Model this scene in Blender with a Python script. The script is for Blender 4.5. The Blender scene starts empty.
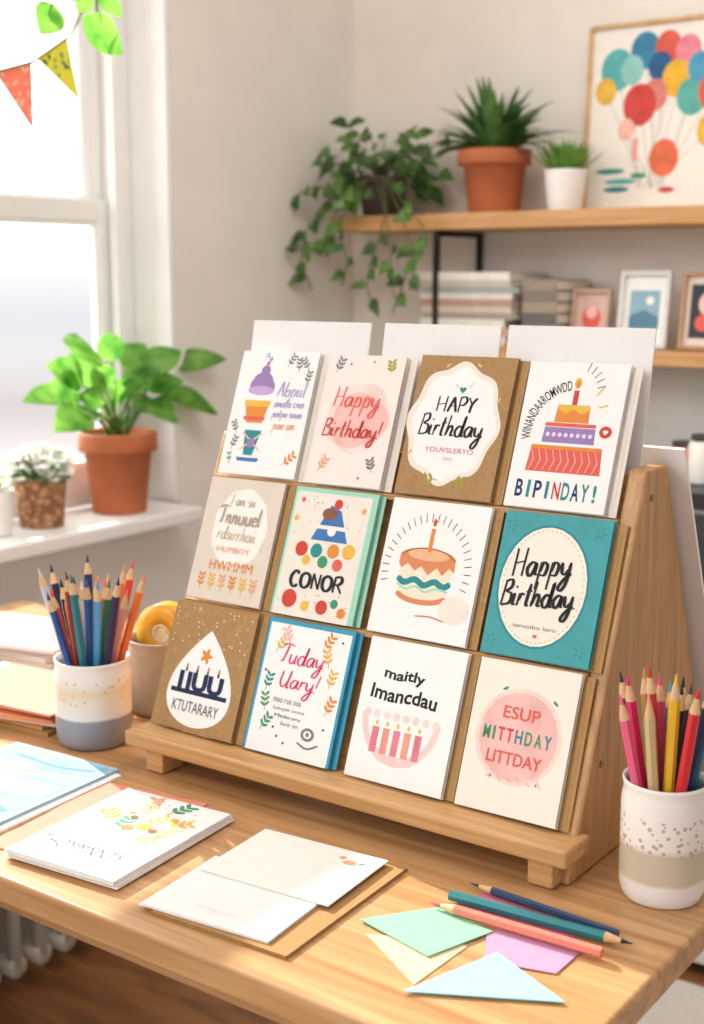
import bpy, math, random
from mathutils import Vector, Matrix, Euler, Quaternion
random.seed(7)
COL = bpy.context.scene.collection
TH = math.radians(35.8); PT = math.atan(236/1323); CZ = 1.30; FPX = 1323
CAM = Vector((0,0,CZ))
RV = Vector((math.cos(TH), math.sin(TH), 0)); FH = Vector((-math.sin(TH), math.cos(TH), 0))
FV = FH*math.cos(PT)-Vector((0,0,1))*math.sin(PT); UV = FH*math.sin(PT)+Vector((0,0,1))*math.cos(PT)
def ray(u,v): return FV*FPX+RV*(u-352)-UV*(v-512)
def onZ(u,v,z): d=ray(u,v); return CAM+d*((z-CZ)/d.z)
def onX(u,v,x): d=ray(u,v); return CAM+d*(x/d.x)
def onY(u,v,y): d=ray(u,v); return CAM+d*(y/d.y)
def lin(c): c/=255; return c/12.92 if c<=.04045 else ((c+.055)/1.055)**2.4
def col(h): h=h.lstrip('#'); return tuple(lin(int(h[i:i+2],16)) for i in (0,2,4))+(1,)
# ------------------------------------------------------------ materials
_m={}
def newmat(name):
    m=bpy.data.materials.new(name); m.use_nodes=True; nt=m.node_tree
    return m,nt,nt.nodes['Principled BSDF']
def pm(h,rough=.6,var=.06,scale=60,bump=0,metal=0,spec=.4):
    k=('p',h,rough,var,scale,bump,metal)
    if k in _m: return _m[k]
    m,nt,b=newmat('paint'+h)
    c=col(h); tc=nt.nodes.new('ShaderNodeTexCoord'); n=nt.nodes.new('ShaderNodeTexNoise'); n.inputs['Scale'].default_value=scale; n.inputs['Detail'].default_value=4
    nt.links.new(tc.outputs['Object'],n.inputs['Vector'])
    r=nt.nodes.new('ShaderNodeValToRGB'); r.color_ramp.elements[0].position=.3; r.color_ramp.elements[1].position=.7
    r.color_ramp.elements[0].color=tuple(max(0,x*(1-var)) for x in c[:3])+(1,); r.color_ramp.elements[1].color=tuple(min(1,x*(1+var)) for x in c[:3])+(1,)
    nt.links.new(n.outputs['Fac'],r.inputs['Fac']); nt.links.new(r.outputs['Color'],b.inputs['Base Color'])
    b.inputs['Roughness'].default_value=rough; b.inputs['Metallic'].default_value=metal; b.inputs['Specular IOR Level'].default_value=spec
    if bump:
        bp=nt.nodes.new('ShaderNodeBump'); bp.inputs['Strength'].default_value=bump; bp.inputs['Distance'].default_value=.002
        nt.links.new(n.outputs['Fac'],bp.inputs['Height']); nt.links.new(bp.outputs['Normal'],b.inputs['Normal'])
    _m[k]=m; return m
def wood(h1,h2,sc=(2,30,30),rough=.45,key=''):
    k=('w',h1,h2,sc,key)
    if k in _m: return _m[k]
    m,nt,b=newmat('wood'+h1)
    tc=nt.nodes.new('ShaderNodeTexCoord'); mp=nt.nodes.new('ShaderNodeMapping'); mp.inputs['Scale'].default_value=sc
    n=nt.nodes.new('ShaderNodeTexNoise'); n.inputs['Scale'].default_value=1.6; n.inputs['Detail'].default_value=8; n.inputs['Distortion'].default_value=1.2
    nt.links.new(tc.outputs['Object'],mp.inputs['Vector']); nt.links.new(mp.outputs['Vector'],n.inputs['Vector'])
    r=nt.nodes.new('ShaderNodeValToRGB'); r.color_ramp.elements[0].position=.3; r.color_ramp.elements[1].position=.68
    r.color_ramp.elements[0].color=col(h1); r.color_ramp.elements[1].color=col(h2)
    nt.links.new(n.outputs['Fac'],r.inputs['Fac']); nt.links.new(r.outputs['Color'],b.inputs['Base Color'])
    bp=nt.nodes.new('ShaderNodeBump'); bp.inputs['Strength'].default_value=.15; bp.inputs['Distance'].default_value=.001
    nt.links.new(n.outputs['Fac'],bp.inputs['Height']); nt.links.new(bp.outputs['Normal'],b.inputs['Normal'])
    b.inputs['Roughness'].default_value=rough; _m[k]=m; return m
def leafm(h1,h2,tr=.35,sc=22):
    k=('l',h1,h2)
    if k in _m: return _m[k]
    m,nt,b=newmat('leaf'+h1)
    tc=nt.nodes.new('ShaderNodeTexCoord'); n=nt.nodes.new('ShaderNodeTexNoise'); n.inputs['Scale'].default_value=sc
    nt.links.new(tc.outputs['Object'],n.inputs['Vector'])
    r=nt.nodes.new('ShaderNodeValToRGB'); r.color_ramp.elements[0].color=col(h1); r.color_ramp.elements[1].color=col(h2); r.color_ramp.elements[0].position=.35; r.color_ramp.elements[1].position=.65
    nt.links.new(n.outputs['Fac'],r.inputs['Fac']); nt.links.new(r.outputs['Color'],b.inputs['Base Color']); b.inputs['Roughness'].default_value=.4
    t=nt.nodes.new('ShaderNodeBsdfTranslucent'); nt.links.new(r.outputs['Color'],t.inputs['Color'])
    mx=nt.nodes.new('ShaderNodeMixShader'); mx.inputs[0].default_value=tr
    nt.links.new(b.outputs[0],mx.inputs[1]); nt.links.new(t.outputs[0],mx.inputs[2]); nt.links.new(mx.outputs[0],nt.nodes['Material Output'].inputs['Surface'])
    _m[k]=m; return m
def banded(name,stops,rough=.35,speck=None):
    m,nt,b=newmat(name); tc=nt.nodes.new('ShaderNodeTexCoord'); s=nt.nodes.new('ShaderNodeSeparateXYZ')
    nt.links.new(tc.outputs['Object'],s.inputs[0])
    mul=nt.nodes.new('ShaderNodeMath'); mul.operation='MULTIPLY'; mul.inputs[1].default_value=5
    n=nt.nodes.new('ShaderNodeTexNoise'); n.inputs['Scale'].default_value=60; nt.links.new(tc.outputs['Object'],n.inputs['Vector'])
    ad=nt.nodes.new('ShaderNodeMath'); ad.operation='MULTIPLY_ADD'; ad.inputs[1].default_value=.012; nt.links.new(n.outputs['Fac'],ad.inputs[0]); nt.links.new(s.outputs['Z'],mul.inputs[0]); nt.links.new(mul.outputs[0],ad.inputs[2])
    r=nt.nodes.new('ShaderNodeValToRGB'); els=r.color_ramp.elements
    els[0].position=stops[0][0]*5+.006; els[0].color=col(stops[0][1]); els[1].position=stops[-1][0]*5+.006; els[1].color=col(stops[-1][1])
    for p,c in stops[1:-1]:
        e=els.new(p*5+.006); e.color=col(c)
    nt.links.new(ad.outputs[0],r.inputs['Fac']); out=r.outputs['Color']
    if speck:
        z0,z1,c,sc,th=speck
        vo=nt.nodes.new('ShaderNodeTexVoronoi'); vo.inputs['Scale'].default_value=sc; nt.links.new(tc.outputs['Object'],vo.inputs['Vector'])
        lt=nt.nodes.new('ShaderNodeMath'); lt.operation='LESS_THAN'; lt.inputs[1].default_value=th; nt.links.new(vo.outputs['Distance'],lt.inputs[0])
        g=nt.nodes.new('ShaderNodeMath'); g.operation='GREATER_THAN'; g.inputs[1].default_value=z0; nt.links.new(s.outputs['Z'],g.inputs[0])
        l=nt.nodes.new('ShaderNodeMath'); l.operation='LESS_THAN'; l.inputs[1].default_value=z1; nt.links.new(s.outputs['Z'],l.inputs[0])
        a=nt.nodes.new('ShaderNodeMath'); a.operation='MULTIPLY'; nt.links.new(g.outputs[0],a.inputs[0]); nt.links.new(l.outputs[0],a.inputs[1])
        a2=nt.nodes.new('ShaderNodeMath'); a2.operation='MULTIPLY'; nt.links.new(a.outputs[0],a2.inputs[0]); nt.links.new(lt.outputs[0],a2.inputs[1])
        mx=nt.nodes.new('ShaderNodeMixRGB'); mx.inputs[2].default_value=col(c); nt.links.new(a2.outputs[0],mx.inputs[0]); nt.links.new(out,mx.inputs[1]); out=mx.outputs[0]
    nt.links.new(out,b.inputs['Base Color']); b.inputs['Roughness'].default_value=rough
    return m
# ------------------------------------------------------------ mesh builder
class MB:
    def __init__(s): s.v=[];s.f=[];s.mi=[];s.mats=[];s.cur=0
    def use(s,m):
        if m not in s.mats: s.mats.append(m)
        s.cur=s.mats.index(m); return s
    def face(s,idx): s.f.append(idx); s.mi.append(s.cur)
    def box(s,x0,x1,y0,y1,z0,z1):
        b=len(s.v); s.v+=[Vector(p) for p in ((x0,y0,z0),(x1,y0,z0),(x1,y1,z0),(x0,y1,z0),(x0,y0,z1),(x1,y0,z1),(x1,y1,z1),(x0,y1,z1))]
        for q in ((3,2,1,0),(4,5,6,7),(0,1,5,4),(1,2,6,5),(2,3,7,6),(3,0,4,7)): s.face([b+i for i in q])
        return s
    def prism(s,pts,off):
        b=len(s.v); n=len(pts); s.v+=[Vector(p) for p in pts]+[Vector(p)+Vector(off) for p in pts]
        s.face([b+i for i in reversed(range(n))]); s.face([b+n+i for i in range(n)])
        for i in range(n): j=(i+1)%n; s.face([b+i,b+j,b+n+j,b+n+i])
        return s
    def tube(s,pts,r,n=8,cap=True):
        pts=[Vector(p) for p in pts]; b=len(s.v); k=len(pts)
        for i,p in enumerate(pts):
            t=(pts[min(i+1,k-1)]-pts[max(i-1,0)]).normalized()
            a=t.orthogonal().normalized() if i==0 else (a-t*a.dot(t)).normalized()
            c=t.cross(a); rr=r[i] if isinstance(r,(list,tuple)) else r
            for j in range(n):
                q=2*math.pi*j/n; s.v.append(p+(a*math.cos(q)+c*math.sin(q))*rr)
        for i in range(k-1):
            for j in range(n):
                j2=(j+1)%n; s.face([b+i*n+j,b+i*n+j2,b+(i+1)*n+j2,b+(i+1)*n+j])
        if cap: s.face([b+j for j in reversed(range(n))]); s.face([b+(k-1)*n+j for j in range(n)])
        return s
    def lathe(s,prof,n=40,c=(0,0,0)):
        b=len(s.v); c=Vector(c)
        for r,z in prof:
            for j in range(n): q=2*math.pi*j/n; s.v.append(c+Vector((r*math.cos(q),r*math.sin(q),z)))
        for i in range(len(prof)-1):
            for j in range(n):
                j2=(j+1)%n; s.face([b+i*n+j,b+i*n+j2,b+(i+1)*n+j2,b+(i+1)*n+j])
        s.face([b+j for j in reversed(range(n))]); s.face([b+(len(prof)-1)*n+j for j in range(n)])
        return s
    def leaf(s,base,d,L,W,droop=.3,fold=.25,up=Vector((0,0,1)),n=7,pw=.75):
        base=Vector(base); d=Vector(d).normalized(); side=d.cross(up)
        if side.length<.05: side=d.orthogonal()
        side.normalize(); nn=side.cross(d).normalized(); b=len(s.v)
        for i in range(n+1):
            t=i/n; p=base+d*(L*t)-Vector((0,0,1))*droop*L*t*t
            w=W*.5*math.sin(math.pi*min(1,t**pw))**.85+W*.01
            s.v+=[p-side*w+nn*fold*w,p,p+side*w+nn*fold*w]
        for i in range(n):
            a=b+i*3; s.face([a,a+1,a+4,a+3]); s.face([a+1,a+2,a+5,a+4])
        return s
    def build(s,name,mat=None,parent=None,smooth=False,loc=None):
        if mat is not None: s.mats=[mat]; s.mi=[0]*len(s.f)
        off=Vector(loc) if loc is not None else Vector((0,0,0))
        me=bpy.data.meshes.new(name); me.from_pydata([tuple(p-off) for p in s.v],[],s.f)
        for m in s.mats: me.materials.append(m)
        me.polygons.foreach_set('material_index',s.mi)
        if smooth: me.polygons.foreach_set('use_smooth',[True]*len(me.polygons))
        me.update(); o=bpy.data.objects.new(name,me); COL.objects.link(o)
        if parent: o.parent=parent
        if loc is not None: o.location=off
        return o
def bev(o,w,seg=2):
    m=o.modifiers.new('bevel','BEVEL'); m.width=w; m.segments=seg; m.limit_method='ANGLE'; return o
def tag(o,label,cat,group=None,kind=None):
    if label: o['label']=label
    if cat: o['category']=cat
    if group: o['group']=group
    if kind: o['kind']=kind
    return o
def thing(name,label,cat,loc=(0,0,0),rot=(0,0,0),group=None):
    o=bpy.data.objects.new(name,None); COL.objects.link(o); o.location=loc; o.rotation_euler=rot; o.empty_display_size=.05
    return tag(o,label,cat,group)
# ------------------------------------------------------------ lettering
GL={'a':(1.1,[[(.9,.85),(.5,1),(.1,.55),(.3,.02),(.65,.2),(.9,.95),(.88,.2),(1.15,.1)]]),
'b':(1.0,[[(.3,2),(.15,.3),(.45,0),(.9,.35),(.75,.9),(.22,.6)]]),
'c':(.85,[[(.75,.85),(.4,1),(.1,.5),(.35,0),(.8,.15)]]),
'd':(1.15,[[(.85,.8),(.45,1),(.08,.5),(.35,0),(.75,.25),(.98,2),(.9,.2),(1.2,.1)]]),
'e':(.9,[[(.15,.5),(.7,.6),(.6,.98),(.2,.8),(.15,.25),(.45,0),(.85,.2)]]),
'h':(1.1,[[(.3,2),(.12,0)],[(.12,.1),(.35,.8),(.65,1),(.8,.7),(.75,.1),(1.1,.1)]]),
'i':(.5,[[(.18,1),(.12,.15),(.45,.1)],[(.25,1.42),(.29,1.58)]]),
'l':(.45,[[(.3,2),(.12,.3),(.4,.05)]]),
'm':(1.4,[[(.15,1),(.1,0)],[(.12,.2),(.4,.95),(.6,.8),(.58,0)],[(.6,.2),(.9,.95),(1.1,.8),(1.05,.1),(1.35,.1)]]),
'n':(1.0,[[(.15,1),(.1,0)],[(.12,.2),(.45,.98),(.7,.75),(.68,.1),(1,.1)]]),
'o':(.95,[[(.5,1),(.1,.6),(.3,0),(.75,.2),(.8,.75),(.5,1)]]),
'p':(1.05,[[(.25,1),(.05,-.95)],[(.2,.3),(.45,.98),(.85,.75),(.7,.1),(.2,.1)]]),
'r':(.8,[[(.2,1),(.12,0)],[(.15,.4),(.4,.95),(.75,.9)]]),
's':(.8,[[(.7,.85),(.4,1),(.2,.75),(.6,.4),(.5,.05),(.1,.1)]]),
't':(.7,[[(.4,1.8),(.25,.2),(.55,.05)],[(.02,1.15),(.7,1.25)]]),
'u':(1.1,[[(.15,1),(.15,.25),(.45,0),(.75,.35),(.85,1)],[(.85,1),(.82,.15),(1.1,.1)]]),
'y':(1.05,[[(.1,1),(.2,.3),(.5,.15),(.8,.5)],[(.9,1),(.75,-.4),(.4,-1),(.1,-.8),(.5,-.2),(1.1,.2)]]),
'A':(1.1,[[(0,0),(.3,1),(.6,2)],[(.6,2),(.75,1),(.95,0)],[(.2,.8),(.95,.8)]]),
'B':(1.2,[[(.25,2),(.1,0)],[(.1,1.9),(.8,2.05),(.9,1.5),(.35,1.1)],[(.35,1.1),(1,.9),(.95,.2),(.1,0)]]),
'C':(1.2,[[(1.0,1.7),(.6,2.05),(.15,1.4),(.15,.5),(.55,-.02),(1.0,.3)]]),
'N':(1.25,[[(.15,0),(.2,2)],[(.2,2),(.9,.05)],[(.9,.05),(.98,2)]]),
'O':(1.25,[[(.6,2),(.12,1.5),(.12,.5),(.55,0),(1.02,.5),(1.05,1.5),(.6,2)]]),
'R':(1.15,[[(.2,2),(.12,0)],[(.12,1.9),(.75,2.05),(.95,1.5),(.6,1.05),(.2,1)],[(.5,1),(1.05,0)]]),
'H':(1.3,[[(.2,2),(.1,0)],[(1.1,2.05),(.95,0)],[(.05,.9),(1.1,1.1)]]),
'I':(.5,[[(.3,2),(.15,0)]]),
'P':(1.0,[[(.2,2),(.1,0)],[(.1,1.9),(.7,2.05),(.9,1.5),(.6,1),(.15,.95)]]),
'T':(1.1,[[(-.1,1.7),(.5,2.05),(1.4,1.9)],[(.7,2),(.45,.3),(.1,.15)]]),
'U':(1.35,[[(.1,1.8),(.1,.5),(.5,0),(.95,.6),(1.1,2)],[(1.1,2),(1,.1),(1.3,.1)]]),
'Y':(1.1,[[(.1,2),(.5,1.1)],[(1,2),(.5,1.1),(.35,0)]]),
'.':(.4,[[(.15,.1),(.2,.02)]]),'!':(.5,[[(.4,2),(.25,.6)],[(.2,.12),(.22,0)]]),' ':(.6,[])}
def catmull(p,k=5):
    p=[Vector((a,b)) for a,b in p]
    if len(p)<3: return p
    q=[2*p[0]-p[1]]+p+[2*p[-1]-p[-2]]; out=[]
    for i in range(1,len(q)-2):
        for j in range(k):
            t=j/k; a,b,c,d=q[i-1],q[i],q[i+1],q[i+2]
            out.append(.5*((2*b)+(c-a)*t+(2*a-5*b+4*c-d)*t*t+(3*b-a-3*c+d)*t**3))
    return out+[p[-1]]
_tx={}
def textmesh(s,bold):
    k=(s,bold)
    if k in _tx: return _tx[k]
    cu=bpy.data.curves.new('t','FONT'); cu.body=s; cu.size=1; cu.offset=bold; cu.resolution_u=3
    o=bpy.data.objects.new('t',cu); COL.objects.link(o); bpy.context.view_layer.update()
    dg=bpy.context.evaluated_depsgraph_get(); e=o.evaluated_get(dg); me=e.to_mesh()
    vs=[(v.co.x,v.co.y) for v in me.vertices]; fs=[list(p.vertices) for p in me.polygons]; e.to_mesh_clear()
    bpy.data.objects.remove(o); bpy.data.curves.remove(cu)
    x0=min(v[0] for v in vs); x1=max(v[0] for v in vs); y0=min(v[1] for v in vs); y1=max(v[1] for v in vs)
    _tx[k]=(vs,fs,x0,x1,y0,y1); return _tx[k]
class Art(MB):
    """flat artwork in a sheet's own XY plane; x,y in 0..1 of sheet, sizes in fractions of its width"""
    def __init__(s,w,h,z): super().__init__(); s.w=w;s.h=h;s.z=z
    def _up(s): s.z+=.000005
    def flat(s,pts):
        s._up(); b=len(s.v); s.v+=[Vector((x,y,s.z)) for x,y in pts]; s.face([b+i for i in range(len(pts))]); return s
    def P(s,x,y): return (x*s.w,y*s.h)
    def poly(s,pts): return s.flat([s.P(*p) for p in pts])
    def ell(s,cx,cy,rx,ry=None,rot=0,n=28,a0=0,a1=360):
        ry=rx if ry is None else ry; X,Y=s.P(cx,cy); R=math.radians(rot); pts=[]
        for i in range(n):
            t=math.radians(a0+(a1-a0)*(i/n if a1-a0==360 else i/(n-1))); x=rx*s.w*math.cos(t); y=ry*s.w*math.sin(t)
            pts.append((X+x*math.cos(R)-y*math.sin(R),Y+x*math.sin(R)+y*math.cos(R)))
        return s.flat(pts)
    def radial(s,cx,cy,rx,ry,k,amp,n=96,ph=0):
        X,Y=s.P(cx,cy); pts=[]
        for i in range(n):
            t=2*math.pi*i/n; q=1+amp*math.cos(k*t+ph); pts.append((X+rx*s.w*q*math.cos(t),Y+ry*s.w*q*math.sin(t)))
        return s.flat(pts)
    def stroke(s,pts,w,cal=0):
        s._up(); b=len(s.v); n=len(pts); pts=[Vector(p) for p in pts]
        for i,p in enumerate(pts):
            t=pts[min(i+1,n-1)]-pts[max(i-1,0)]; t=t.normalized() if t.length>0 else Vector((1,0)); nn=Vector((-t.y,t.x))
            ww=w*(1+cal*(abs(t.y)-.5)); ww*=(.6 if i in(0,n-1) else 1)
            a=p+nn*ww/2; c=p-nn*ww/2; s.v+=[Vector((a.x,a.y,s.z)),Vector((c.x,c.y,s.z))]
        for i in range(n-1): q=b+2*i; s.face([q,q+1,q+3,q+2])
        return s
    def line(s,pts,w,smooth=False):
        P=[s.P(*p) for p in pts]; return s.stroke(catmull(P) if smooth else P,w*s.w)
    def rays(s,cx,cy,r0,r1,n,w,a0=0,a1=360,asp=1):
        X,Y=s.P(cx,cy)
        for i in range(n):
            t=math.radians(a0+(a1-a0)*i/(n if a1-a0==360 else max(1,n-1)))
            s.stroke([(X+r0*s.w*math.cos(t),Y+asp*r0*s.w*math.sin(t)),(X+r1*s.w*math.cos(t),Y+asp*r1*s.w*math.sin(t))],w*s.w)
        return s
    def dots(s,cx,cy,rx,ry,n,r):
        X,Y=s.P(cx,cy)
        for i in range(n):
            t=2*math.pi*i/n; s.ell((X+rx*s.w*math.cos(t))/s.w,(Y+ry*s.w*math.sin(t))/s.h,r,n=6)
        return s
    def sprig(s,x,y,L,ang,m1,m2,n=3,lw=.012,ls=.035):
        a=math.radians(ang); X,Y=s.P(x,y); s.use(m1); s.stroke([(X,Y),(X+L*s.w*math.cos(a),Y+L*s.w*math.sin(a))],lw*s.w); s.use(m2)
        for i in range(n):
            q=(i+1)/n*L*s.w; px=X+q*math.cos(a); py=Y+q*math.sin(a)
            for sg in (-1,1):
                b=a+sg*.9; s.ell((px+ls*s.w*math.cos(b))/s.w,(py+ls*s.w*math.sin(b))/s.h,ls,ls*.42,math.degrees(b),n=10)
        return s
    def heart(s,cx,cy,r):
        X,Y=s.P(cx,cy); pts=[]
        for i in range(24):
            t=2*math.pi*i/24; pts.append((X+r*s.w*math.sin(t)**3,Y+r*s.w*(13*math.cos(t)-5*math.cos(2*t)-2*math.cos(3*t)-math.cos(4*t))/16))
        return s.flat(pts[::-1])
    def txt(s,st,cx,cy,wd,ht=None,bold=0,shear=0,wave=0,rot=0,arc=None):
        vs,fs,x0,x1,y0,y1=textmesh(st,bold); s._up(); b=len(s.v); k=wd*s.w/(x1-x0); kh=(ht*s.w/(y1-y0)) if ht else k
        X,Y=s.P(cx,cy); R=math.radians(rot)
        for x,y in vs:
            if arc:
                r,a0,a1=arc; t=math.radians(a0+(a1-a0)*(x-x0)/(x1-x0)); rr=r*s.w+(y-y0)*kh; s.v.append(Vector((X+rr*math.cos(t),Y+rr*math.sin(t),s.z))); continue
            px=(x-(x0+x1)/2)*k; py=(y-(y0+y1)/2)*kh; px+=shear*py; py+=wave*s.w*math.sin(px/(wd*s.w)*9)
            s.v.append(Vector((X+px*math.cos(R)-py*math.sin(R),Y+px*math.sin(R)+py*math.cos(R),s.z)))
        for f in fs: s.face([b+i for i in f])
        return s
    def script(s,st,cx,cy,wd,lw,slant=.15,tall=1.0,rot=0):
        tot=sum(GL[c][0] for c in st); k=wd*s.w/tot; X,Y=s.P(cx,cy); R=math.radians(rot); x=-wd*s.w/2
        for c in st:
            adv,ss=GL[c]
            for q in ss:
                pts=[]
                for p in catmull(q):
                    px=x+k*(p.x+slant*p.y); py=k*p.y*tall; pts.append((X+px*math.cos(R)-py*math.sin(R),Y+px*math.sin(R)+py*math.cos(R)))
                s.stroke(pts,lw*s.w,.8)
            x+=adv*k
        return s
I=lambda h: pm(h,.75,.04,80)
def WC(h): return pm(h,.8,.14,35)      # watercolour wash
BLK=I('222125'); WHITE=pm('f4f2ef',.75,.02,30,.05); CREAM=pm('f2ebdd',.8,.03,40,.05); KRAFT=pm('a98559',.85,.10,220,.15); IVORY=pm('ebe4d8',.8,.03,40)
KRAFT2=pm('b68f5c',.85,.08,200,.12)
CORAL=I('df6357'); PINK=WC('f1bdb7'); PALEP=WC('f6d8d1'); HOT=I('d6446b'); TEAL=I('2a8b90'); TEALC=pm('489fa5',.75,.06,50,.05); ORANGE=I('e08a3c'); YEL=I('e6b84c'); NAVY=I('26356a'); PURP=I('9a7fb6'); LAV=I('aaa2cf'); GREEN=I('45956c'); MINT=pm('9fd9c0',.75,.04,60); SKY=pm('3b9dbd',.75,.05,60,.05); GREY=I('7f7d81'); RED=I('cf4436'); BROWN=I('8a5a3c'); PEACH=I('e8a878'); OLIVE=I('a39a3d'); BLUE=I('3f77b5')
# ============================================================ ROOM
WX=-1.95; BY=2.71; CEIL=2.55
wallm=pm('ece5dc',.9,.03,9,.15); wallm2=pm('ece7df',.9,.03,7,.12); trimm=pm('f5f4f2',.5,.02,20)
Y0,Y1=.70,2.067; SZ=.822; WT=2.28
m=MB(); m.box(WX-.2,WX,-1.2,BY+.1,0,SZ-.03).box(WX-.2,WX,-1.2,BY+.1,WT,CEIL).box(WX-.2,WX,-1.2,Y0,SZ-.03,WT).box(WX-.2,WX,Y1,BY+.1,SZ-.03,WT)
tag(m.build('wall_left',wallm2),None,None,kind='structure')
m=MB(); m.box(WX-.2,2.2,BY,BY+.12,0,CEIL); tag(m.build('wall_back',wallm),None,None,kind='structure')
m=MB(); m.box(WX-.2,2.2,-1.2,BY+.12,-.05,0); tag(m.build('floor',wood('7d4f2e','ad7645',(3,14,14),.4)),None,None,kind='structure')
m=MB(); m.box(WX-.2,2.2,-1.2,BY+.12,CEIL,CEIL+.05); tag(m.build('ceiling',pm('f7f5f2',.9,.02,5)),None,None,kind='structure')
m=MB(); m.box(WX+.001,2.2,BY-.015,BY-.001,.001,.10); tag(m.build('baseboard_back',trimm),None,None,kind='structure')
m=MB(); m.box(WX+.001,WX+.016,-1.2,BY-.016,.001,.10); tag(m.build('baseboard_left',trimm),None,None,kind='structure')
win=thing('window_1',None,None,(0,0,0)); win['kind']='structure'
fx0,fx1=-2.13,-2.06
m=MB(); m.box(fx0,fx1,Y0,Y0+.05,SZ,WT).box(fx0,fx1,Y1-.05,Y1,SZ,WT).box(fx0,fx1,Y0+.05,Y1-.05,WT-.05,WT).box(fx0,fx1,Y0+.05,Y1-.05,SZ,SZ+.04); bev(m.build('window_frame',trimm,win),.004)
m=MB(); m.box(fx1,fx1+.02,Y1-.075,Y1-.055,SZ+.001,WT-.055); m.build('stop_moulding',trimm,win)
def sash(nm,x0,x1,z0,z1):
    m=MB(); a,b=Y0+.05,Y1-.05; w=.045
    m.box(x0,x1,a,a+w,z0,z1).box(x0,x1,b-w,b,z0,z1).box(x0,x1,a+w,b-w,z0,z0+w).box(x0,x1,a+w,b-w,z1-w,z1)
    o=bev(m.build(nm,trimm,win),.004); m=MB(); c=w+.008
    m.box(x0+.004,x1-.004,a+w,a+c,z0+w,z1-w).box(x0+.004,x1-.004,b-c,b-w,z0+w,z1-w).box(x0+.004,x1-.004,a+c,b-c,z0+w,z0+c).box(x0+.004,x1-.004,a+c,b-c,z1-c,z1-w); m.build('glazing_bead',trimm,o)
sash('sash',-2.125,-2.10,1.41,WT-.05); sash('sash',-2.095,-2.07,SZ+.04,1.455)
gm,nt,b=newmat('window_glass'); tr=nt.nodes.new('ShaderNodeBsdfTransparent'); gl=nt.nodes.new('ShaderNodeBsdfGlossy'); gl.inputs['Roughness'].default_value=.03
fr=nt.nodes.new('ShaderNodeFresnel'); fr.inputs[0].default_value=1.15; mx=nt.nodes.new('ShaderNodeMixShader'); nt.links.new(fr.outputs[0],mx.inputs[0]); nt.links.new(tr.outputs[0],mx.inputs[1]); nt.links.new(gl.outputs[0],mx.inputs[2]); nt.links.new(mx.outputs[0],nt.nodes['Material Output'].inputs['Surface'])
for x,z0,z1 in ((-2.113,1.455,WT-.095),(-2.083,SZ+.085,1.41)):
    m=MB(); m.box(x,x+.003,Y0+.095,Y1-.095,z0,z1); m.build('pane',gm,win)
m=MB(); m.box(fx1,-1.86,Y0-.02,2.045,SZ-.03,SZ); bev(m.build('window_sill',trimm,win),.006,3)
m=MB(); m.box(fx1,WX-.001,Y1-.012,Y1-.001,SZ+.001,WT-.001); m.build('reveal_lining',trimm,win)
rad=thing('radiator','white column radiator on the wall under the window','radiator',(-1.850,1.45,0))
rm=pm('cfc8bb',.45,.03,20)
for i in range(15):
    y=-.42+i*.06; m=MB()
    for dx in (-.045,0,.045): m.tube([(dx,y,.06),(dx,y,.62)],.014,10)
    m.tube([(-.055,y,.61),(.055,y,.61)],.021,10).tube([(-.055,y,.06),(.055,y,.06)],.021,10); m.build('radiator_column',rm,rad,True)
for z in (.06,.6):
    m=MB(); m.tube([(0,-.44,z),(0,.44,z)],.016,10); m.build('header_pipe',rm,rad,True)
for y in (-.42,.42):
    m=MB(); m.box(-.05,.05,y-.012,y+.012,0,.06); m.build('foot',rm,rad)
# ============================================================ DESK
DX0,DX1,DY0,DY1=-1.76,-.374,.743,1.47; DZ=.75
desk=thing('desk','light oak desk with a thick plain top carrying the card rack','desk',((DX0+DX1)/2,(DY0+DY1)/2,0))
dw=wood('a47545','d0a372',(1.3,30,30),.36); hx=(DX1-DX0)/2; hy=(DY1-DY0)/2
m=MB(); m.box(-hx,hx,-hy,hy,DZ-.028,DZ); bev(m.build('desktop',dw,desk),.004,3)
m=MB(); m.box(-hx+.06,hx-.06,-hy+.05,-hy+.07,DZ-.07,DZ-.028); m.build('apron',dw,desk)
m=MB(); m.box(-hx+.06,hx-.06,hy-.07,hy-.05,DZ-.07,DZ-.028); m.build('apron',dw,desk)
for sx in (-1,1):
    for sy in (-1,1):
        m=MB(); cx=sx*(hx-.045); cy=sy*(hy-.045)-(.22 if sx<0 and sy>0 else 0); m.box(cx-.025,cx+.025,cy-.025,cy+.025,0,DZ-.028); bev(m.build('leg',wood('b8854f','d2a26c',(26,26,1.6),.4),desk),.003)
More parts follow.
